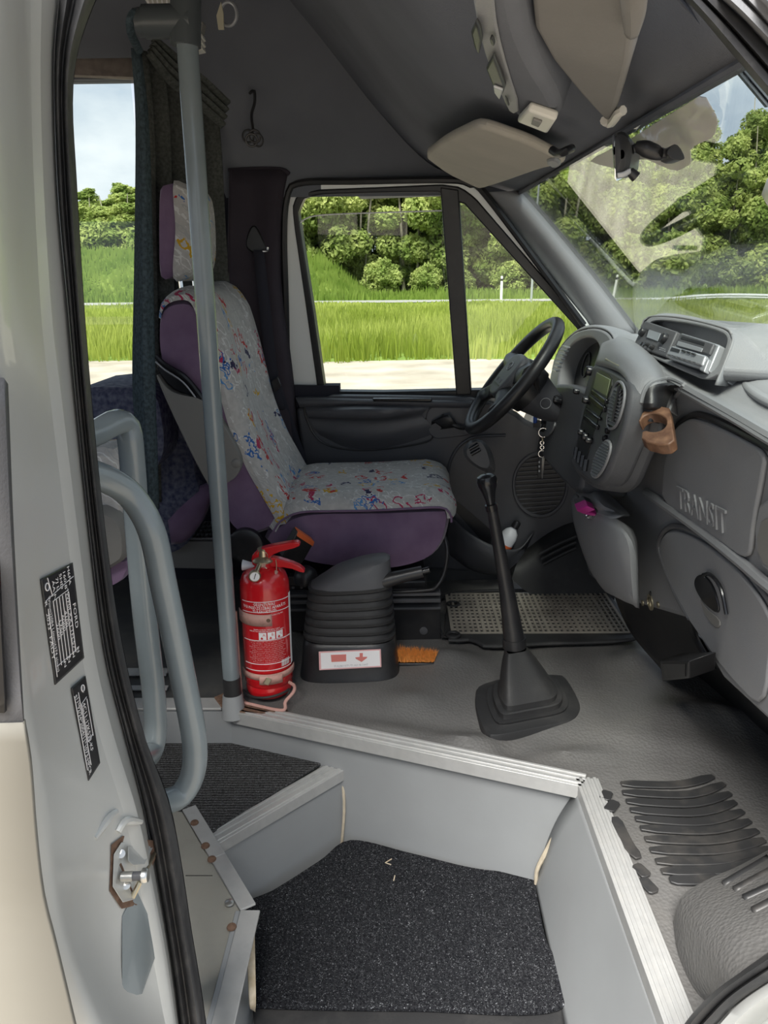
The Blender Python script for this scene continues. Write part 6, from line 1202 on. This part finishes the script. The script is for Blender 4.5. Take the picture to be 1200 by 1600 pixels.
# ------------------------------------------------------------------ overhead: visors, console, mirror
HL = Fr(hd(2.3)+A3(-.02, 0, -.018), hd(1.2)+A3(-.02, 0, -.018), A3(.075, 2.3, 1.305))
t = thing('sun_visor', "pale grey driver's sun visor folded up above the door window", 'sun visor', HL.px(770, 235))
plate(HL, chai([(664, 234), (700, 206), (745, 184), (765, 187), (830, 210), (880, 236), (886, 243), (850, 252), (790, 275), (755, 287), (745, 284), (700, 262)], 1, f=.15), -.002, .014, 'panel', M['headliner_light'], t, bev=.007, seg=3)
MB().tube(HL.pts([(862, 234, .018), (872, 240, .022), (884, 236, .02), (893, 232, .012)]), .006, 10, 14).build('pivot_arm', M['black'], t)
plate(HL, chai([(856, 236), (870, 230), (884, 240), (872, 247)], 1), .010, .018, 'pivot_block', M['dash'], t, bev=.003)
ov = thing('overhead_console', 'grey overhead console with switches and a small lamp', 'overhead console', (.2, 1.4, 1.3))
OF = Fr(HL.px(800, 185, .022), HL.px(885, 190, .028), HL.px(745, 30, .045))
plate(OF, chai([(738, -30), (748, 45), (760, 90), (784, 152), (800, 180), (842, 197), (874, 190), (872, 165), (838, 110), (816, 50), (808, -30)], 1), -.05, .0, 'shell', M['headliner'], ov, bev=.010, seg=3)
plate(OF, chai([(739, -20), (750, 45), (762, 88), (786, 148), (800, 176), (815, 168), (796, 110), (778, 40), (772, -20)], 1), .0, .003, 'switch_panel', M['dash'], ov, bev=.003)
for pts in ([(750, 9), (757, 22), (760, 40), (754, 66), (747, 50), (742, 28)], [(777, 66), (789, 100), (795, 118), (790, 132), (776, 118), (765, 88)]): plate(OF, pts, .005, .010, 'switch', M['black'], ov, bev=.002)
plate(OF, [(778, 112), (793, 118), (787, 134), (779, 122)], .010, .013, 'switch_key', M['silver_pl'], ov, bev=.001)
plate(OF, chai([(770, 40), (776, 42), (779, 54), (773, 52)], 1), .005, .008, 'switch', M['black'], ov, bev=.001)
plate(OF, [(793, 138), (797, 146), (799, 154), (794, 150)], .005, .008, 'switch', M['black'], ov, bev=.001)
lm = plate(OF, [(829, 157), (874, 173), (860, 195), (812, 176)], .0, .010, 'map_lamp', M['light'], ov, bev=.003)
plate(OF, [(839, 167), (853, 172), (848, 180), (836, 175)], .010, .013, 'lamp_switch', M['grey_pl'], lm, bev=.001)
def near(pts):
    return [CP+(HL.px(x, y)-CP)*f for x, y, f in pts]
t = thing('sun_visor', "pale grey passenger sun visor folded up beside the overhead console", 'sun visor', near([(900, 80, .9)])[0])
vo = [(826, -25, .80), (834, 45, .84), (862, 94, .88), (905, 146, .92), (946, 190, .95), (956, 190, .95), (967, 155, .93), (984, 95, .88), (992, 45, .84), (990, -25, .80)]
up = unit(HL.N)
o_ = MB().prism(near(vo), -up*.02).build('panel', M['visor'], t, bev=.006, seg=3)
MB().tube(near([(944, 188, .94), (951, 193, .94), (958, 189, .94), (967, 176, .94), (974, 172, .95)]), .005, 8, 14).build('clip', M['light'], t)
b = MB(); b.loft([near([(974, -25, .78), (978, 20, .80), (982, 48, .82)]), near([(988, -25, .76), (988, 20, .78), (987, 54, .81)]), near([(1012, -25, .78), (1006, 15, .80), (994, 50, .82)])], 12, 8); b.build('folded_corner', M['visor'], t, sol=.006)
# mirror
mq = WF.px(1055, 240, .03); my2 = mq[1]; my = my2+.012; t = thing('rear_view_mirror', 'black interior mirror on its windscreen arm, seen edge on', 'mirror', P(975, 240, y=my))
b = MB(); 
sect = lambda s: cr(PY([(961, 240), (960, 215), (964, 207), (975, 206), (985, 216), (990, 232), (988, 258), (982, 270), (964, 279), (962, 262)], my), 26, True)
b.grid(slab(sect(1), [my-.012, my-.010, my, my+.20, my+.215, my+.218], [.2, .85, 1, .95, .8, .1]), cv=True); b.v = [(v[0]+(v[1]-my)*.33, v[1], v[2]+(v[1]-my)*.105) for v in b.v]; b.build('housing', M['black'], t)
b = MB(); b.grid(slab(cr(PY([(960, 240), (959, 216), (963, 209), (965, 240), (966, 278), (963, 279)], my-.004), 20, True), [my-.013, my-.011, my+.20, my+.205], [.5, 1, .95, .5]), cv=True); b.v = [(v[0]+(v[1]-my)*.33, v[1], v[2]+(v[1]-my)*.105) for v in b.v]; b.build('mirror_glass', M['mirror'], t)
b = MB(); b.loft([PY([(964, 278), (974, 277), (985, 270)], my-.011), PY([(964, 270), (974, 268), (985, 262)], my-.013)], 8, 4); b.build('lower_bezel', M['silver_pl'], t, sol=.003)
MB().tube(PY([(984, 268), (994, 277)], my), [.005, .006], 10, 5).build('dip_tab', M['black'], t)
MB().tube(PY([(988, 234, my), (998, 230, my)], my), .005, 12).build('ball_joint', M['black'], t)
MB().tube(PY([(994, 230, my), (1004, 231, my*.75+my2*.25), (1030, 240, my*.3+my2*.7), (1036, 239, my2)], my), [.006, .009, .0085, .006], 14, 12).build('arm', M['black'], t)
MB().tube(PY([(1034, 240, my2), (1044, 240, my2)], my), .0055, 12).build('ball_joint', M['black'], t)
MB().prism(chai(PY([(1040, 238), (1052, 224), (1062, 228), (1071, 246), (1068, 250), (1050, 250)], my2-.012), 1), A3(0, .03, .0)).build('mount', M['black'], t, bev=.004)

# bits of straw on the lower carpet
for lb_, pts in (('pale V shaped straw on the black carpet near the back panel', [(612, 1342), (602, 1348), (611, 1351)]), ('short pale straw scrap on the black carpet, right of the V shaped straw', [(617, 1368), (615, 1376)])):
    tag(MB().tube(PZ(pts, Z2+.034), .0012, 6).build('straw', M['wood_raw']), lb_, 'straw')
